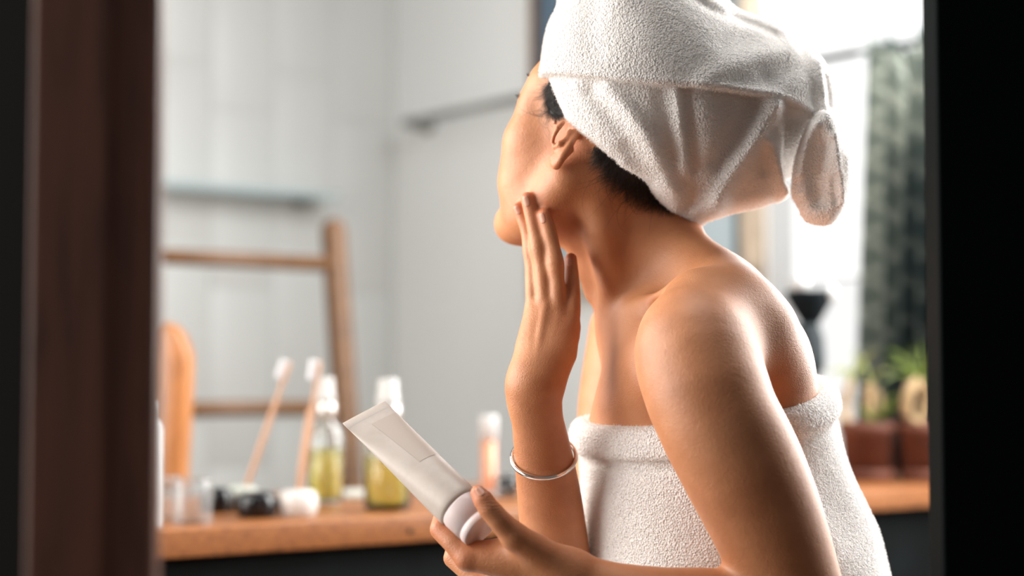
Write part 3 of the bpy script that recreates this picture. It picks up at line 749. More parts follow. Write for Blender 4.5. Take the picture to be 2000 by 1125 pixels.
# ---- right hand at the jaw
rhand = [pch([(1043, 785, 1.48, 46), (1042, 748, 1.478, 47)], k=.012, axis=YX, s=.8) if False else chain(PX(T := [(1043, 785, 1.48, 46), (1043, 745, 1.478, 48)]), RX(T), k=.012, axis=YX, s=.78),
         pch([(1030, 750, 1.478, 36), (1034, 680, 1.492, 28), (1042, 604, 1.510, 16.5)], k=.012),
         pch([(1042, 745, 1.476, 36), (1056, 670, 1.490, 27), (1066, 598, 1.504, 16.5)], k=.012),
         pch([(1055, 745, 1.476, 36), (1078, 680, 1.488, 28), (1092, 614, 1.500, 17)], k=.012),
         pch([(1066, 745, 1.478, 32), (1096, 690, 1.487, 31), (1113, 640, 1.495, 20)], k=.012),
         pch([(1040, 720, 1.495, 30), (1040, 660, 1.522, 22), (1050, 600, 1.545, 17), (1058, 545, 1.563, 16), (1062, 505, 1.575, 13)], k=.006)]
ear += [hell((-.008, -.073, -.006), (.016, .007, .030), k=.006), hell((-.004, -.080, -.002), (.007, .006, .014), k=.003, op='sub')]
skin_head = head + ear + neck
def march(items, px, py, d0=1.25, d1=2.2, it=45):
    px = np.atleast_1d(np.asarray(px, float)); py = np.atleast_1d(np.asarray(py, float))
    r = (px[:, None] - 1000) / FPX * RGT + (562.5 - py[:, None]) / FPX * UPV + FWD
    d = np.full(len(px), d0)
    for _ in range(it):
        v = evaluate(items, CAM + r * d[:, None]); d = np.minimum(d + np.clip(v * .85, -.02, .05), d1)
    return d
rhand += [pch([(1042, 606, 1.5028, 4.5), (1038, 665, 1.4826, 4.5), (1036, 715, 1.4685, 3)], sm=3, k=.004), pch([(1065, 600, 1.4968, 4.5), (1055, 660, 1.4791, 4.5), (1047, 715, 1.4655, 3)], sm=3, k=.004), pch([(1091, 618, 1.4928, 4.5), (1076, 675, 1.4776, 4.5), (1062, 720, 1.4665, 3)], sm=3, k=.004)]
TIPS = {'index': (1011, 406), 'middle': (1030, 388), 'ring': (1063, 421)}
dt = march(skin_head, [1012, 1031, 1064], [412, 392, 424])
print('face depth under fingertips', dt)
def finger(L): return pch(L, sm=3, k=.0038)
di, dm, dr = [min(x, 1.62) - .0055 for x in dt]
rhand += [finger([(1042, 625, 1.508, 15), (1041, 550, 1.510 + (di - 1.51) * .32, 15.3), (1039, 517, 1.51 + (di - 1.51) * .5, 14.2), (1036, 488, 1.509 + (di - 1.51) * .66, 15.6), (1031, 460, 1.51 + (di - 1.51) * .8, 12.8), (1026, 438, 1.51 + (di - 1.51) * .9, 13.2), (1012, 407, di, 11.5)]),
          finger([(1067, 620, 1.502, 15), (1060, 547, 1.504 + (dm - 1.504) * .3, 15.2), (1056, 515, 1.504 + (dm - 1.504) * .46, 14.2), (1051, 484, 1.503 + (dm - 1.504) * .62, 16.2), (1045, 455, 1.504 + (dm - 1.504) * .76, 13.6), (1040, 427, 1.504 + (dm - 1.504) * .88, 14.2), (1030, 388, dm, 13)]),
          finger([(1093, 636, 1.498, 16), (1089, 572, 1.50 + (dr - 1.5) * .26, 16.5), (1087, 544, 1.50 + (dr - 1.5) * .42, 15.6), (1084, 514, 1.499 + (dr - 1.5) * .56, 18.2), (1079, 484, 1.50 + (dr - 1.5) * .72, 15.2), (1073, 456, 1.50 + (dr - 1.5) * .85, 15.2), (1063, 421, dr, 14)]),
          finger([(1112, 656, 1.494, 18), (1116, 610, 1.502, 18), (1118, 572, 1.510, 15.5), (1117, 536, 1.520, 13.5), (1115, 506, 1.530, 12)])]
body = skin_head + torso + larm + rarm + lhand + rhand
fbody = lambda p: evaluate(body, p)
zcut = P(1300, 1400, 1.5)[2]
lo = np.array([-.12, 1.24, zcut]); hi = np.array([.34, 1.86, 1.48])
HB = .00155
bv, bq, bn = surface(fbody, lo, hi, HB)
def relax(v, q, wgt, it):
    """even out the joints of the limbs; wgt per vertex"""
    e = np.concatenate([q[:, [0, 1]], q[:, [1, 2]], q[:, [2, 3]], q[:, [3, 0]]]); n = len(v)
    e = e[e[:, 0] < e[:, 1]]                       # each inner edge once
    act = wgt > 0; e = e[act[e[:, 0]] | act[e[:, 1]]]; use = np.unique(e); mp = np.full(n, -1); mp[use] = np.arange(len(use)); e = mp[e]
    a = np.concatenate([e[:, 0], e[:, 1]]); b = np.concatenate([e[:, 1], e[:, 0]]); o = np.argsort(a, kind='stable'); a, b = a[o], b[o]
    st = np.concatenate([[0], np.nonzero(np.diff(a))[0] + 1]); cnt = np.diff(np.append(st, len(a)))[:, None]
    s_ = v[use].astype(f32); w_ = (wgt[use] * .65).astype(f32)[:, None]
    for _ in range(it): s_ += (np.add.reduceat(s_[b], st, axis=0) / cnt - s_) * w_
    v = v.copy(); v[use] = s_; return v
hx = 1000 + FPX * bv[:, 0] / ((bv - CAM) @ FWD); hy = 562.5 - FPX * ((bv - CAM) @ UPV) / ((bv - CAM) @ FWD)
wgt = np.clip((hx - 1150) / 60, 0, 1) * np.clip((hy - 470) / 90, 0, 1)
wgt = np.maximum(wgt, np.clip((hy - 790) / 30, 0, 1) * ((hx < 1160) & (bv[:, 1] > 1.43)) * .6)
wgt[np.abs(bv[:, 2] - zcut) < .01] = 0
bv = relax(bv, bq, wgt, 34)
print('relaxed %.1f' % (time.time() - T0))
print('body', len(bv), len(bq))
woman = empty('person', (P(1440, 1500, 1.58)[0], 1.56, 0), 'woman with a white towel turban touching her jaw and holding a tube', 'person')
bo = mobj('body', bv, bq, 'skin', woman)
# tint: warm fingertips, knuckles, ear; hair colour on the scalp
def gauss(c, r): return np.exp(-((bv - c) ** 2).sum(1) / (2 * r * r))
red = np.zeros(len(bv))
for x, y, d, r, a in ((1010, 402, di, .008, .75), (1030, 386, dm, .008, .75), (1063, 418, dr, .008, .75), (1115, 505, 1.53, .008, .7), (934, 960, 1.343, .010, .7), (858, 1020, 1.39, .014, .5),
                      (1036, 488, 1.53, .007, .25), (1051, 484, 1.53, .007, .25), (1084, 514, 1.51, .007, .25), (1118, 572, 1.505, .007, .25), (1100, 275, 1.495, .014, .3), (1088, 318, 1.49, .010, .3), (1125, 640, 1.495, .012, .35), (905, 1084, 1.365, .010, .3), (1000, 300, 1.58, .03, .15)):
    red = np.maximum(red, a * gauss(P(x, y, d), r))
lc = (bv - HC) @ HR            # head coordinates
scalp = np.clip((lc[:, 2] - (.080 - .35 * (lc[:, 0] - .02))) / .012, 0, 1)
scalp *= (np.linalg.norm(lc, axis=1) < .14)
lips = np.exp(-(((lc[:, 0] - .083) / .010) ** 2 + ((lc[:, 2] + .066) / .008) ** 2 + (lc[:, 1] / .018) ** 2))
red = np.maximum(red, .8 * lips)
wrk = np.zeros(len(bv))
for x, y, d, r, a in ((1036, 488, 1.535, .0065, 1), (1051, 484, 1.53, .0065, 1), (1084, 514, 1.51, .007, 1), (1118, 574, 1.503, .006, .9), (1024, 442, 1.56, .004, .7), (1038, 428, 1.55, .0045, .7), (1072, 455, 1.53, .0045, .7), (1117, 536, 1.512, .004, .7), (957, 992, 1.332, .008, 1)):
    wrk = np.maximum(wrk, a * gauss(P(x, y, d), r))
ca_ = bo.data.color_attributes.new('tint', 'FLOAT_COLOR', 'POINT')
colr = np.stack([red, scalp, np.clip(wrk, 0, 1), np.ones(len(bv))], 1).astype(f32)
ca_.data.foreach_set('color', colr.ravel())

# ---- tubes of thin hair
def strands(name, paths, r, parent, m_='hair'):
    V = []; Fq = []
    for c in paths:
        n = len(c); b0 = len(V)
        for i in range(n):
            t = c[min(i + 1, n - 1)] - c[max(i - 1, 0)]; a, b = frame_of(t + 1e-7)
            rr = r * (1 - .85 * i / (n - 1))
            for q in (0, 2.094, 4.188): V.append(c[i] + rr * (a * math.cos(q) + b * math.sin(q)))
        for i in range(n - 1):
            for q in range(3):
                q2 = (q + 1) % 3; Fq.append((b0 + i * 3 + q, b0 + i * 3 + q2, b0 + (i + 1) * 3 + q2, b0 + (i + 1) * 3 + q))
    return mobj(name, np.array(V), np.array(Fq), m_, parent)
class Depth:
    def __init__(s, x0, y0, x1, y1, step=5):
        s.x0, s.y0, s.st = x0, y0, step; xs = np.arange(x0, x1 + step, step); ys = np.arange(y0, y1 + step, step)
        gx, gy = np.meshgrid(xs, ys); s.g = march(skin_head, gx.ravel(), gy.ravel(), 1.4, 1.7, 32).reshape(gx.shape)
    def __call__(s, px, py):
        u = np.clip((px - s.x0) / s.st, 0, s.g.shape[1] - 1.001); v = np.clip((py - s.y0) / s.st, 0, s.g.shape[0] - 1.001)
        i, j = int(u), int(v); a, b = u - i, v - j; g = s.g
        return (g[j, i] * (1 - a) + g[j, i + 1] * a) * (1 - b) + (g[j + 1, i] * (1 - a) + g[j + 1, i + 1] * a) * b
dm_ = Depth(1030, 140, 1360, 450)
def hairpath(pts, lift):
    c = smooth_curve(np.array(pts, float), 3); n = len(c)
    return np.array([P(x, y, min(dm_(x, y), 1.60) - lift * (.3 + .7 * math.sin(math.pi * min(1, .15 + i / (n - 1) * .85)))) for i, (x, y) in enumerate(c)])
paths = []
for i in range(900):     # sideburn
    u = rnd.random(); v = rnd.random()
    x0 = 1076 + 16 * v - 4 * u; y0 = 158 + 58 * u
    L = (26 + 20 * rnd.random()) * (.55 + .6 * math.sin(math.pi * min(1, .15 + u * .8)))
    a = math.radians(158 - 95 * u + rnd.gauss(0, 14)); cu = rnd.gauss(10, 9) * .02
    pts = [(x0, y0)]
    for k in range(3):
        pts.append((pts[-1][0] + L / 3 * math.cos(a), pts[-1][1] + L / 3 * math.sin(a))); a -= cu * 2
    paths.append(hairpath(pts, .0012 + .003 * rnd.random()))
for i in range(2600):    # nape
    u = rnd.random() ** .8; x0 = 1160 + 176 * u; y0 = 290 + 116 * u + rnd.random() * 10 - 8
    ln = 58 * math.sin(math.pi * min(1, .08 + u * .95)) ** .7 + 8
    L = ln * (.35 + .75 * rnd.random()); a = math.radians(112 + rnd.gauss(0, 20) - 30 * u)
    pts = [(x0, y0)]; cu = rnd.gauss(.12, .22)
    for k in range(3):
        pts.append((pts[-1][0] + L / 3 * math.cos(a), pts[-1][1] + L / 3 * math.sin(a))); a += cu
    paths.append(hairpath(pts, .001 + .0035 * rnd.random()))
for i in range(36):      # wisps
    if i % 3 == 0: x0, y0, a = 1066 + rnd.random() * 14, 215 + rnd.random() * 10, math.radians(135 + rnd.gauss(0, 25))
    else:
        u = rnd.random(); x0, y0, a = 1175 + 110 * u, 335 + 70 * u, math.radians(135 + rnd.gauss(0, 35))
    L = 10 + 14 * rnd.random(); pts = [(x0, y0)]; cu = rnd.gauss(-.35, .4)
    for k in range(5): pts.append((pts[-1][0] + L * math.cos(a), pts[-1][1] + L * math.sin(a))); a += cu
    paths.append(hairpath(pts, .0012))
tag(strands('hair', paths, .00016, woman), 'dark wispy hair at temple and nape', kind='stuff')
# lashes and brow
pl = []
for s in (1, -1):
    for i in range(26):
        u = i / 25 - .5; root = hp(.0765 - .018 * (u * 1.6) ** 2, s * (.033 + u * .026), -.0035)
        outd = HF * 1.0 + HL * s * (u * 1.3) - HU * .35
        pl.append(np.array([root, root + nrm(outd) * .0045, root + nrm(outd) * .008 + HU * .0022]))
    for i in range(60):
        u = rnd.random(); root = hp(.0865 - .026 * u * u - .003, s * (.014 + .036 * u), .020 + .004 * math.sin(u * 3) + rnd.gauss(0, .0015))
        pl.append(np.array([root, root + HF * .002 + HL * s * .003, root + HF * .002 + HL * s * .0075 + HU * .001]))
# the lash and brow tips that show past the cheek
def edge_x(py):
    xs = np.arange(960, 1080, 1.5); d = march(head, xs, np.full(len(xs), float(py))); i = int(np.argmax(d < 1.9)); return xs[i] + 2.5, d[i + 2]
for py, n, L, up in ((187, 16, .0052, .35), (149, 14, .0034, .8)):
    x0, d0 = edge_x(py)
    for i in range(n):
        r0 = P(x0 + rnd.random() * 3, py + rnd.gauss(0, 2.2), d0 + rnd.random() * .004)
        v_ = nrm(np.array([-1, .25 + rnd.gauss(0, .2), up + rnd.gauss(0, .25) - .3]))
        pl.append(np.array([r0, r0 + v_ * L * .55, r0 + v_ * L + Z * L * .18]))
tag(strands('eyelashes_and_brows', pl, .00022, woman), 'dark eyelashes and eyebrow hairs', kind='stuff')
print('hair %.1f' % (time.time() - T0))
# ---- fingernails: thin curved plates lying on the fingertips
def nail(px, py, wpx, hpx, ang, label=None):
    ca, sa = math.cos(math.radians(ang)), math.sin(math.radians(ang)); n = 11; g = np.linspace(-1, 1, n)
    us, vs = np.meshgrid(g, g)
    rr = np.sqrt(np.maximum(us ** 2, vs ** 2)); q = (np.abs(us) ** 3 + np.abs(vs) ** 3) ** (1 / 3); sc = np.where(q > 0, rr / np.maximum(q, 1e-6), 1)
    u = (us * sc * wpx / 2).ravel(); v = (vs * sc * hpx / 2).ravel()
    X_ = px + u * ca - v * sa; Y_ = py + u * sa + v * ca
    d = march(body, X_, Y_)
    d = np.minimum(d, np.median(d) + .006)
    top = np.array([P(a, b, c - .00018) for a, b, c in zip(X_, Y_, d)]); bot = np.array([P(a, b, c + .0008) for a, b, c in zip(X_, Y_, d)])
    V = np.concatenate([top, bot]); N = n * n; Fc = []
    for j in range(n - 1):
        for i in range(n - 1):
            a = j * n + i; Fc.append((a, a + n, a + n + 1, a + 1)); Fc.append((N + a, N + a + 1, N + a + n + 1, N + a + n))
    rim = [i for i in range(n)] + [j * n + n - 1 for j in range(1, n)] + [(n - 1) * n + i for i in range(n - 2, -1, -1)] + [j * n for j in range(n - 2, 0, -1)]
    for a, b in zip(rim, rim[1:] + rim[:1]): Fc.append((a, b, N + b, N + a))
    mobj('fingernail', V, Fc, 'nail', woman)
nail(1011, 410, 10.5, 18, -22); nail(1028, 393, 11.5, 21, -14); nail(1059, 426, 10.5, 21, -10); nail(1112, 511, 10, 17, -4); nail(938, 959, 15, 20, -36)
# ---- mole in front of the ear
dmo = march(skin_head, [1083.5], [239])[0]
mc = P(1083.5, 239, dmo)
mobj('mole', *lathe(mc - Y * .0006, [(max(.00005, .0019 * math.sin(a_)), -.0014 * math.cos(a_)) for a_ in np.linspace(0, math.pi, 9)], 16, (0, -1, .1)), 'nail', woman)

print('nails %.1f' % (time.time() - T0))
# ------------------------------------------------------------------ head towel
DT = 1.56; U0, V0, U1, V1, GS = 960, -200, 1720, 520, 2
gu = np.arange(U0, U1, GS); gv = np.arange(V0, V1, GS); GU, GV = np.meshgrid(gu, gv)
def poly_sd(poly):
    """signed distance (px, positive inside) of a closed outline on the grid"""
    p = np.array(poly, float); q = np.roll(p, -1, 0); best = np.full(GU.shape, 1e9); ins = np.zeros(GU.shape, bool)
    for (ax, ay), (bx, by) in zip(p, q):
        ex, ey = bx - ax, by - ay; t = np.clip(((GU - ax) * ex + (GV - ay) * ey) / (ex * ex + ey * ey + 1e-9), 0, 1)
        best = np.minimum(best, (GU - ax - t * ex) ** 2 + (GV - ay - t * ey) ** 2)
        c = ((ay > GV) != (by > GV)) & (GU < ex * (GV - ay) / (ey if ey else 1e-9) + ax); ins ^= c
    return np.where(ins, 1, -1) * np.sqrt(best)
def blur(a, s):
    r = int(s * 3); k = np.exp(-np.arange(-r, r + 1) ** 2 / (2 * s * s)); k /= k.sum()
    for ax in (0, 1):
        pad = [(0, 0), (0, 0)]; pad[ax] = (r, r); b = np.pad(a, pad, mode='edge')
        a = sum(k[i] * (b[i:i + a.shape[0]] if ax == 0 else b[:, i:i + a.shape[1]]) for i in range(2 * r + 1))
    return a
def closed(L, n=5):
    L = np.array(L + L[:3], float); c = smooth_curve(L, n); return c[n:n * (len(L) - 2)]
U_poly = [(1076, 168), (1084, 196), (1094, 222), (1104, 244), (1127, 269), (1152, 291), (1182, 318), (1222, 345), (1262, 369), (1300, 394), (1330, 413), (1346, 424), (1370, 429), (1402, 422), (1440, 412), (1480, 405), (1512, 393), (1532, 384),
          (1560, 330), (1592, 260), (1606, 215), (1603, 170), (1582, 132), (1548, 102), (1500, 72), (1455, 56), (1420, 44), (1396, 18), (1365, -20), (1310, -62), (1230, -88), (1160, -80), (1112, -40), (1090, 20), (1076, 80), (1070, 130)]
O_poly = [(1050, 161), (1062, 112), (1076, 62), (1092, 5), (1080, -180), (1700, -180), (1700, 330), (1612, 292), (1604, 276), (1588, 256), (1566, 240), (1530, 226), (1494, 215), (1450, 212), (1400, 207), (1330, 201), (1262, 197), (1200, 189), (1140, 177), (1090, 167)]
T_poly = [(1566, 236), (1550, 264), (1537, 302), (1531, 345), (1532, 385), (1546, 408), (1560, 432), (1586, 442), (1612, 440), (1628, 415), (1634, 378), (1633, 340), (1626, 312), (1612, 284), (1600, 256), (1586, 238)]
dU = poly_sd(closed(U_poly)); dUb = blur(dU, 7); dO = blur(poly_sd(O_poly), 1.2); dTl = blur(poly_sd(closed(T_poly)), 2)
def ridge(pts, width, amp):
    c = smooth_curve(np.array(pts, float), 5); best = np.full(GU.shape, 1e9)
    for (ax, ay), (bx, by) in zip(c[:-1], c[1:]):
        ex, ey = bx - ax, by - ay; t = np.clip(((GU - ax) * ex + (GV - ay) * ey) / (ex * ex + ey * ey), 0, 1)
        best = np.minimum(best, (GU - ax - t * ex) ** 2 + (GV - ay - t * ey) ** 2)
    return amp * np.exp(-best / (2 * width * width))
DU = (ridge([(1172, 200), (1215, 250), (1246, 296), (1272, 345), (1312, 398)], 13, .0060) + ridge([(1150, 210), (1185, 262), (1225, 318), (1262, 356)], 16, -.0040)
      + ridge([(1120, 190), (1150, 235), (1195, 290)], 12, .0028) + ridge([(1298, 206), (1306, 270), (1320, 345)], 8, .0042) + ridge([(1312, 206), (1322, 270), (1335, 340)], 9, -.0040)
      + ridge([(1270, 214), (1284, 270), (1296, 320)], 12, -.0035) + ridge([(1486, 220), (1450, 290), (1414, 345), (1386, 400)], 15, .0100) + ridge([(1352, 240), (1365, 310), (1362, 380)], 18, .0030)
      + ridge([(1440, 225), (1410, 280), (1378, 330)], 14, -.0045) + ridge([(1522, 248), (1520, 300), (1530, 350)], 11, -.0120) + ridge([(1478, 296), (1500, 338), (1524, 380)], 9, .0070)
      + ridge([(1466, 312), (1470, 326), (1474, 340)], 10, -.0050) + ridge([(1490, 232), (1508, 300)], 12, .0040) + ridge([(1350, 418), (1420, 404), (1490, 388)], 10, .0030)
      + ridge([(1205, 335), (1255, 362), (1300, 388)], 9, .0020))
DO_ = (ridge([(1345, 188), (1400, 160), (1460, 136), (1520, 118)], 16, .0032) + ridge([(1390, 110), (1450, 100), (1500, 95)], 16, -.0022) + ridge([(1470, 178), (1520, 150), (1552, 132)], 14, -.0026)
       + ridge([(1578, 140), (1584, 190), (1596, 262)], 9, .0050) + ridge([(1594, 160), (1599, 215)], 7, -.0040) + ridge([(1150, 30), (1145, 80), (1150, 130)], 18, -.0025) + ridge([(1320, 10), (1370, 40), (1425, 52), (1500, 78)], 9, -.0030)
       + ridge([(1300, -10), (1352, 22), (1400, 40)], 8, .0030) + ridge([(1225, 60), (1290, 110), (1330, 160)], 26, -.0018) + ridge([(1380, 196), (1440, 202), (1490, 204)], 6, .0012) + ridge([(1100, 160), (1200, 181), (1330, 193), (1450, 204), (1530, 217), (1590, 245)], 4, .0012))
DTL = ridge([(1556, 262), (1542, 300), (1536, 350)], 6, .005) + ridge([(1572, 300), (1566, 350), (1578, 395)], 13, -.010) + ridge([(1590, 285), (1602, 340), (1616, 400)], 8, .006) + ridge([(1600, 360), (1608, 400)], 5, -.006) + ridge([(1622, 320), (1628, 380)], 7, .002)
SC = DT / FPX
def samp(g, u, v):
    x = np.clip((u - U0) / GS, 0, g.shape[1] - 1.001); y = np.clip((v - V0) / GS, 0, g.shape[0] - 1.001)
    i = x.astype(int); j = y.astype(int); a = (x - i).astype(f32); b = (y - j).astype(f32)
    return (g[j, i] * (1 - a) + g[j, i + 1] * a) * (1 - b) + (g[j + 1, i] * (1 - a) + g[j + 1, i + 1] * a) * b
G = {k: v.astype(f32) for k, v in dict(U=dU, Ub=dUb, O=dO, T=dTl, DU=DU, DO=DO_, DT=DTL).items()}
hoff = head[:4] + neck[:1]
def fturban(p, part=None):
    p = np.asarray(p, f32); r = p - CAM.astype(f32)
    u = 1000 + r[:, 0] / SC; v = 562.5 - (r @ UPV.astype(f32) ) / SC
    dep_ = r @ FWD.astype(f32)
    hd = evaluate(hoff, p)
    near = np.clip((1.60 - dep_) / .05, 0, 1)
    d = samp(G['Ub'], u, v)
    yc = 1.565 + .00003 * (u - 1300)
    m_ = np.maximum(0, 250 - d) / 250; w_ = (dep_ - yc) / .112
    pil = (np.sqrt(m_ * m_ + w_ * w_) - 1) * .085
    # rounded skull cover that ends along the face opening
    shell = smax(hd - .010, -samp(G['U'], u, v) * SC, .006)
    ground = smin(pil, shell, .02)
    # on her far side the face opening is the mirror image of the near one
    lc_ = (p - HC.astype(f32)) @ HR.astype(f32); cond = lc_[:, 1] < 0; back = 1.5 * np.minimum(0, lc_[:, 0] + .005)
    rm = r - 2 * lc_[:, 1:2] * HL.astype(f32); um = 1000 + rm[:, 0] / SC; vm = 562.5 - (rm @ UPV.astype(f32)) / SC
    ground = smax(ground, np.where(cond, .6 * (back - samp(G['U'], um, vm) * SC), -.5).astype(f32), .004)
    gT = ground - samp(G['DU'], u, v) * near
    gO = smax(np.minimum(ground, hd - .006) - .0100 - samp(G['DO'], u, v) * near, -samp(G['O'], u, v) * SC, .0025)
    gO = smax(gO, -(samp(G['Ub'], u, v) + 34) * SC, .005)
    gO = smax(gO, np.where(cond, .6 * (back - samp(G['O'], um, vm) * SC), -.5).astype(f32), .0025)
    dt_ = samp(G['T'], u, v); yt = 1.505 + .00025 * (v - 340)
    mt = np.maximum(0, 38 - dt_) / 38; wt = (dep_ - yt) / .026
    tl = (np.sqrt(mt * mt + wt * wt) - 1) * .018 - samp(G['DT'], u, v) * np.clip((yt + .004 - dep_) / .01, 0, 1)
    return np.minimum(smin(gT, tl, .004), gO)
tv, tq, tn = surface(fturban, P(1030, 470, 1.42) - np.array([.02, .02, 0]), P(1660, -140, 1.70) + np.array([.03, .03, .03]), .0018, 2.2)
print('turban', len(tv))
tw = tag(mobj('head_towel', tv, tq, 'terry', woman), 'white terry towel wound round the head as a turban')
def pile(name, v, n, q, count, length, parent, m_, seed):
    """short terry loops standing on a towel surface, as slim triangles"""
    g = np.random.default_rng(seed); f = q[g.integers(0, len(q), count)]; a, b = g.random((2, count, 1))
    p = (v[f[:, 0]] * (1 - a) + v[f[:, 1]] * a) * (1 - b) + (v[f[:, 3]] * (1 - a) + v[f[:, 2]] * a) * b
    nn = n[f[:, 0]] + g.normal(0, .22, (count, 3)); nn /= np.linalg.norm(nn, axis=1, keepdims=True)
    t = np.cross(nn, g.normal(0, 1, (count, 3))); t /= np.linalg.norm(t, axis=1, keepdims=True) + 1e-9
    L = length * (.5 + .8 * g.random((count, 1))); w_ = .00017
    V = np.empty((count, 4, 3)); V[:, 0] = p - t * w_; V[:, 1] = p + t * w_; V[:, 2] = p + nn * L + t * w_ * .7; V[:, 3] = p + nn * L - t * w_ * .7
    o = tag(mobj(name, V.reshape(-1, 3), np.arange(count * 4).reshape(-1, 4), m_, parent), kind='stuff')
    return o
pile('terry_loops', tv, tn, tq, 110000, .0014, tw, 'terry_pile', 3)

# ------------------------------------------------------------------ body towel
TB = [(1366, 740, 1.58, 224), (1370, 830, 1.58, 232), (1378, 900, 1.58, 242), (1393, 960, 1.58, 258), (1412, 1040, 1.58, 272), (1432, 1125, 1.58, 288), (1455, 1250, 1.58, 300), (1465, 1420, 1.58, 330)]
tb = [chain(PX(TB), RX(TB), k=.02, axis=YX, s=1.22)]
A_, B_, C_ = P(1130, 818, 1.60), P(1290, 842, 1.43), P(1597, 737, 1.56)
pn = nrm(np.cross(B_ - A_, C_ - A_)); pn = pn if pn[2] > 0 else -pn
lap = [pch([(1440, 1470, 1.50, 200), (900, 1500, 1.46, 170), (700, 1510, 1.46, 150)], k=.04), pch([(1440, 1470, 1.66, 220), (900, 1500, 1.64, 190), (720, 1510, 1.64, 170)], k=.04)]
tbl = tb + lap; tunder = torso[:4]
def qsp(p): return np.stack([p[..., 0], np.abs(p[..., 1] - 1.585), p[..., 2]], -1)
A_, B_, C_ = qsp(A_), qsp(B_), qsp(C_); pn = nrm(np.cross(B_ - A_, C_ - A_)); pn = pn if pn[2] > 0 else -pn
pn32 = pn.astype(f32); A32 = A_.astype(f32)
def fold_n(p):
    return (.0016 * np.sin(p[:, 0] * 42 + p[:, 2] * 9 + 1.3 * np.sin(p[:, 1] * 30)) + .0010 * np.sin(p[:, 2] * 60 + p[:, 0] * 25 + p[:, 1] * 40))
def ftowel(p):
    p = np.asarray(p, f32); d = smin(evaluate(tbl, p), evaluate(tunder, p) - .007, .010) + fold_n(p); h = (qsp(p) - A32) @ pn32
    main = smax(d, h + .010, .006)
    band = smax(d - .0065, np.maximum(h, -h - .030), .012)
    seam = .0015 * np.exp(-((h + .036) / .003) ** 2)
    return np.minimum(main + seam, band)
bodylo = np.array([P(680, 1600, 1.5)[0] - .12, 1.30, P(1000, 1640, 1.5)[2] - .05])
# visible part at fine resolution, lap below the frame coarser
zf = P(1300, 1235, 1.5)[2]
ftop = lambda p: smax(ftowel(p), zf - np.asarray(p, f32)[:, 2], .001)
wv, wq, wn = surface(ftop, (.02, 1.32, zf - .02), (.40, 1.86, 1.04), .0022, 1.8)
bt = tag(mobj('body_towel', wv, wq, 'terry', woman), 'white terry towel wrapped round the chest with a rolled top edge')
flap = lambda p: smax(ftowel(p), np.asarray(p, f32)[:, 2] - zf, .001)
lv, lq, ln_ = surface(flap, (-.34, 1.28, .42), (.42, 1.90, zf + .02), .006, 1.8)
mobj('towel_skirt', lv, lq, 'terry', bt)
sel = wq[(wn[wq[:, 0]] @ np.array([0, -1, .2], f32)) > -.5]
pile('terry_loops', wv, wn, sel, 90000, .0015, bt, 'terry_pile_body', 5)
# legs below the towel and the stool she sits on (below the frame)
legs = []
for dd, kx in ((1.46, 720), (1.64, 740)):
    k1 = P(kx, 1500, dd); an = np.array([k1[0] + .02, k1[1], .07]); toe = np.array([an[0] - .15, an[1], .035])
    legs += [chain([k1 + np.array([.1, 0, 0]), k1, (k1 + an) / 2 + np.array([.015, 0, .03]), an], [.066, .055, .050, .034], k=.02), chain([an + np.array([.02, 0, -.03]), toe], [.034, .028], k=.015, axis=Z, s=.9)]
gv_, gq_, gn_ = surface(lambda p: evaluate(legs, p), (-.4, 1.3, -.02), (.2, 1.85, .60), .005)
gv_[:, 2] = np.maximum(gv_[:, 2], .001)
lo_ = mobj('legs', gv_, gq_, 'skin', woman)
sc_ = np.array([P(1450, 1500, 1.58)[0], 1.58, 0])
st = empty('stool', sc_, 'round wooden stool under the seated woman', 'stool')
seat_z = .40
mobj('seat', *lathe(sc_, [(.0001, seat_z - .035), (.15, seat_z - .035), (.16, seat_z - .02), (.155, seat_z), (.0001, seat_z)], 40), 'ladder_wood', st)
for a_ in (45, 135, 225, 315):
    dv = np.array([math.cos(math.radians(a_)), math.sin(math.radians(a_)), 0])
    mobj('leg', *tube([sc_ + dv * .15, sc_ + dv * .11 + Z * (seat_z - .03)], [.014, .018], 12), 'ladder_wood', st)

# ------------------------------------------------------------------ bangle
bc = P(1062, 892, 1.502); rB = 63 * 1.502 / FPX
ax1 = nrm(np.array([1, 0, .03])); tilt = math.radians(38); ax2 = np.array([0, -math.cos(tilt), -math.sin(tilt)])
ringp = [bc + rB * (ax1 * math.cos(a_) + ax2 * math.sin(a_)) for a_ in np.linspace(0, 2 * math.pi, 97)[:-1]]
V = []; nn = 12; rt_ = .0019
for i, p_ in enumerate(ringp):
    o_ = nrm(p_ - bc); ax3 = nrm(np.cross(ax1, ax2))
    for k in range(nn):
        q = 2 * math.pi * k / nn; V.append(p_ + rt_ * (o_ * math.cos(q) + ax3 * math.sin(q)))
n_ = len(ringp); Fc = np.array([(i * nn + k, i * nn + (k + 1) % nn, ((i + 1) % n_) * nn + (k + 1) % nn, ((i + 1) % n_) * nn + k) for i in range(n_) for k in range(nn)])
tag(mobj('bangle', V, Fc, 'silver', loc=bc), 'thin polished silver bangle on the raised forearm', 'bangle')

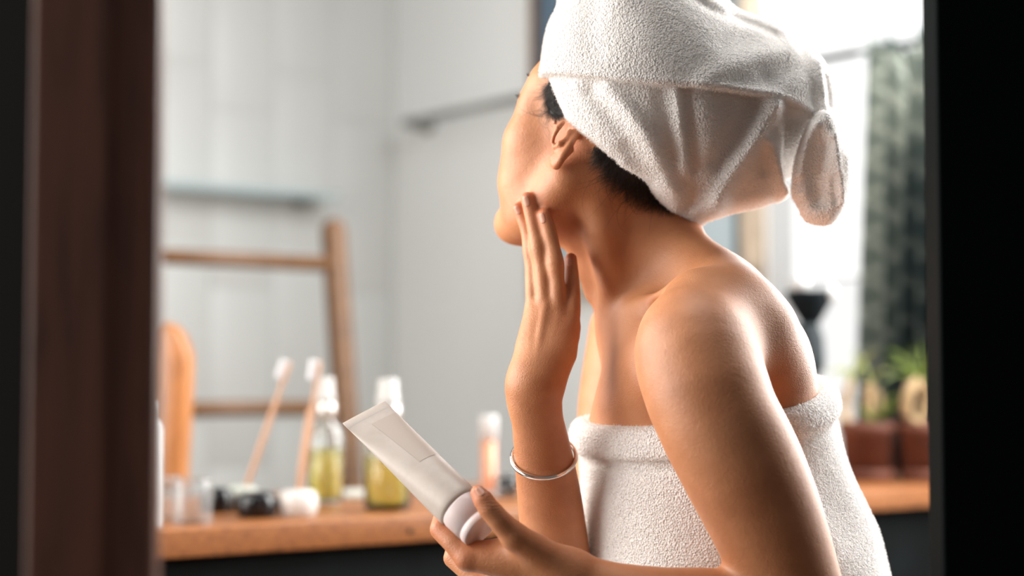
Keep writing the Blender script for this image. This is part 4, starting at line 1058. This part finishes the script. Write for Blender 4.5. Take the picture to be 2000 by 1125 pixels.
# ------------------------------------------------------------------ cosmetic tube in the left hand
SA = P(711, 805, 1.442); CA_ = P(941, 1035, 1.368)
ax_t = nrm(SA - CA_); Lt = np.linalg.norm(SA - CA_)
sd = nrm(.92 * RGT + .39 * UPV + .62 * FWD); sd = nrm(sd - ax_t * (sd @ ax_t)); th_n = np.cross(ax_t, sd)
tube_e = empty('cosmetic_tube', CA_, 'white cosmetic tube with translucent cap held in the left hand', 'tube')
R0 = .0190; nU = 64; V = []; capL = .026
rows = np.linspace(0, 1, 26)
prof_rows = [(capL - .002, .60), (capL, .86), (capL + .002, .97), (capL + .004, 1.0)]
bodyrows = [(capL + .004 + (Lt - capL - .004 - .008) * t, t) for t in rows[1:]]
sect = []
for z_, s_ in prof_rows: sect.append((z_, R0 * s_, R0 * s_ * .98))
for z_, t in bodyrows: sect.append((z_, R0 + (.0228 - R0) * t, R0 * .98 * (1 - t ** 1.25) + .0013 * t ** 1.25))
sect += [(Lt - .0078, .0229, .0013), (Lt - .0004, .0229, .0013), (Lt, .0226, .0008)]
for z_, a_, b_ in sect:
    for i in range(nU):
        q = 2 * math.pi * i / nU; cx, sx = math.cos(q), math.sin(q)
        V.append(CA_ + ax_t * z_ + sd * a_ * math.copysign(abs(cx) ** .92, cx) + th_n * b_ * math.copysign(abs(sx) ** .92, sx))
nS = len(sect); Fc = [(j * nU + i, j * nU + (i + 1) % nU, (j + 1) * nU + (i + 1) % nU, (j + 1) * nU + i) for j in range(nS - 1) for i in range(nU)]
Fc += [tuple(range(nU))[::-1], tuple((nS - 1) * nU + i for i in range(nU))]
mobj('tube_body', V, Fc, 'tube_plastic', tube_e)
# a slightly warmer label panel on the upper half of the face
sgn = -1 if th_n @ FWD > 0 else 1
V = []; nl = 14; ml = 10
for j in range(ml):
    t = .40 + (.93 - .40) * j / (ml - 1); z_ = capL + .004 + (Lt - capL - .012) * t
    a_ = R0 + (.0228 - R0) * t; b_ = R0 * .98 * (1 - t ** 1.25) + .0013 * t ** 1.25
    for i in range(nl):
        q = math.radians(12 + (100 - 12) * i / (nl - 1)); cx, sx = math.cos(q), math.sin(q)
        V.append(CA_ + ax_t * z_ + sd * (a_ + .00012) * cx ** .92 if False else CA_ + ax_t * z_ + sd * (a_ + .0002) * math.copysign(abs(cx) ** .92, cx) + th_n * sgn * (b_ + .0002) * abs(sx) ** .92)
Fc = [(j * nl + i, j * nl + i + 1, (j + 1) * nl + i + 1, (j + 1) * nl + i) for j in range(ml - 1) for i in range(nl - 1)]
mobj('label_panel', V, Fc, 'tube_label', tube_e)
cap = mobj('cap', *lathe(CA_, [(.0001, 0), (R0 * .86, 0), (R0 * .90, .001), (R0 * .92, .006), (R0 * .89, .0065), (R0 * .89, .008), (R0 * .93, .0085), (R0 * .96, capL - .001), (R0 * .93, capL + .001), (.0001, capL + .001)], 56, ax_t), 'tube_cap', tube_e)
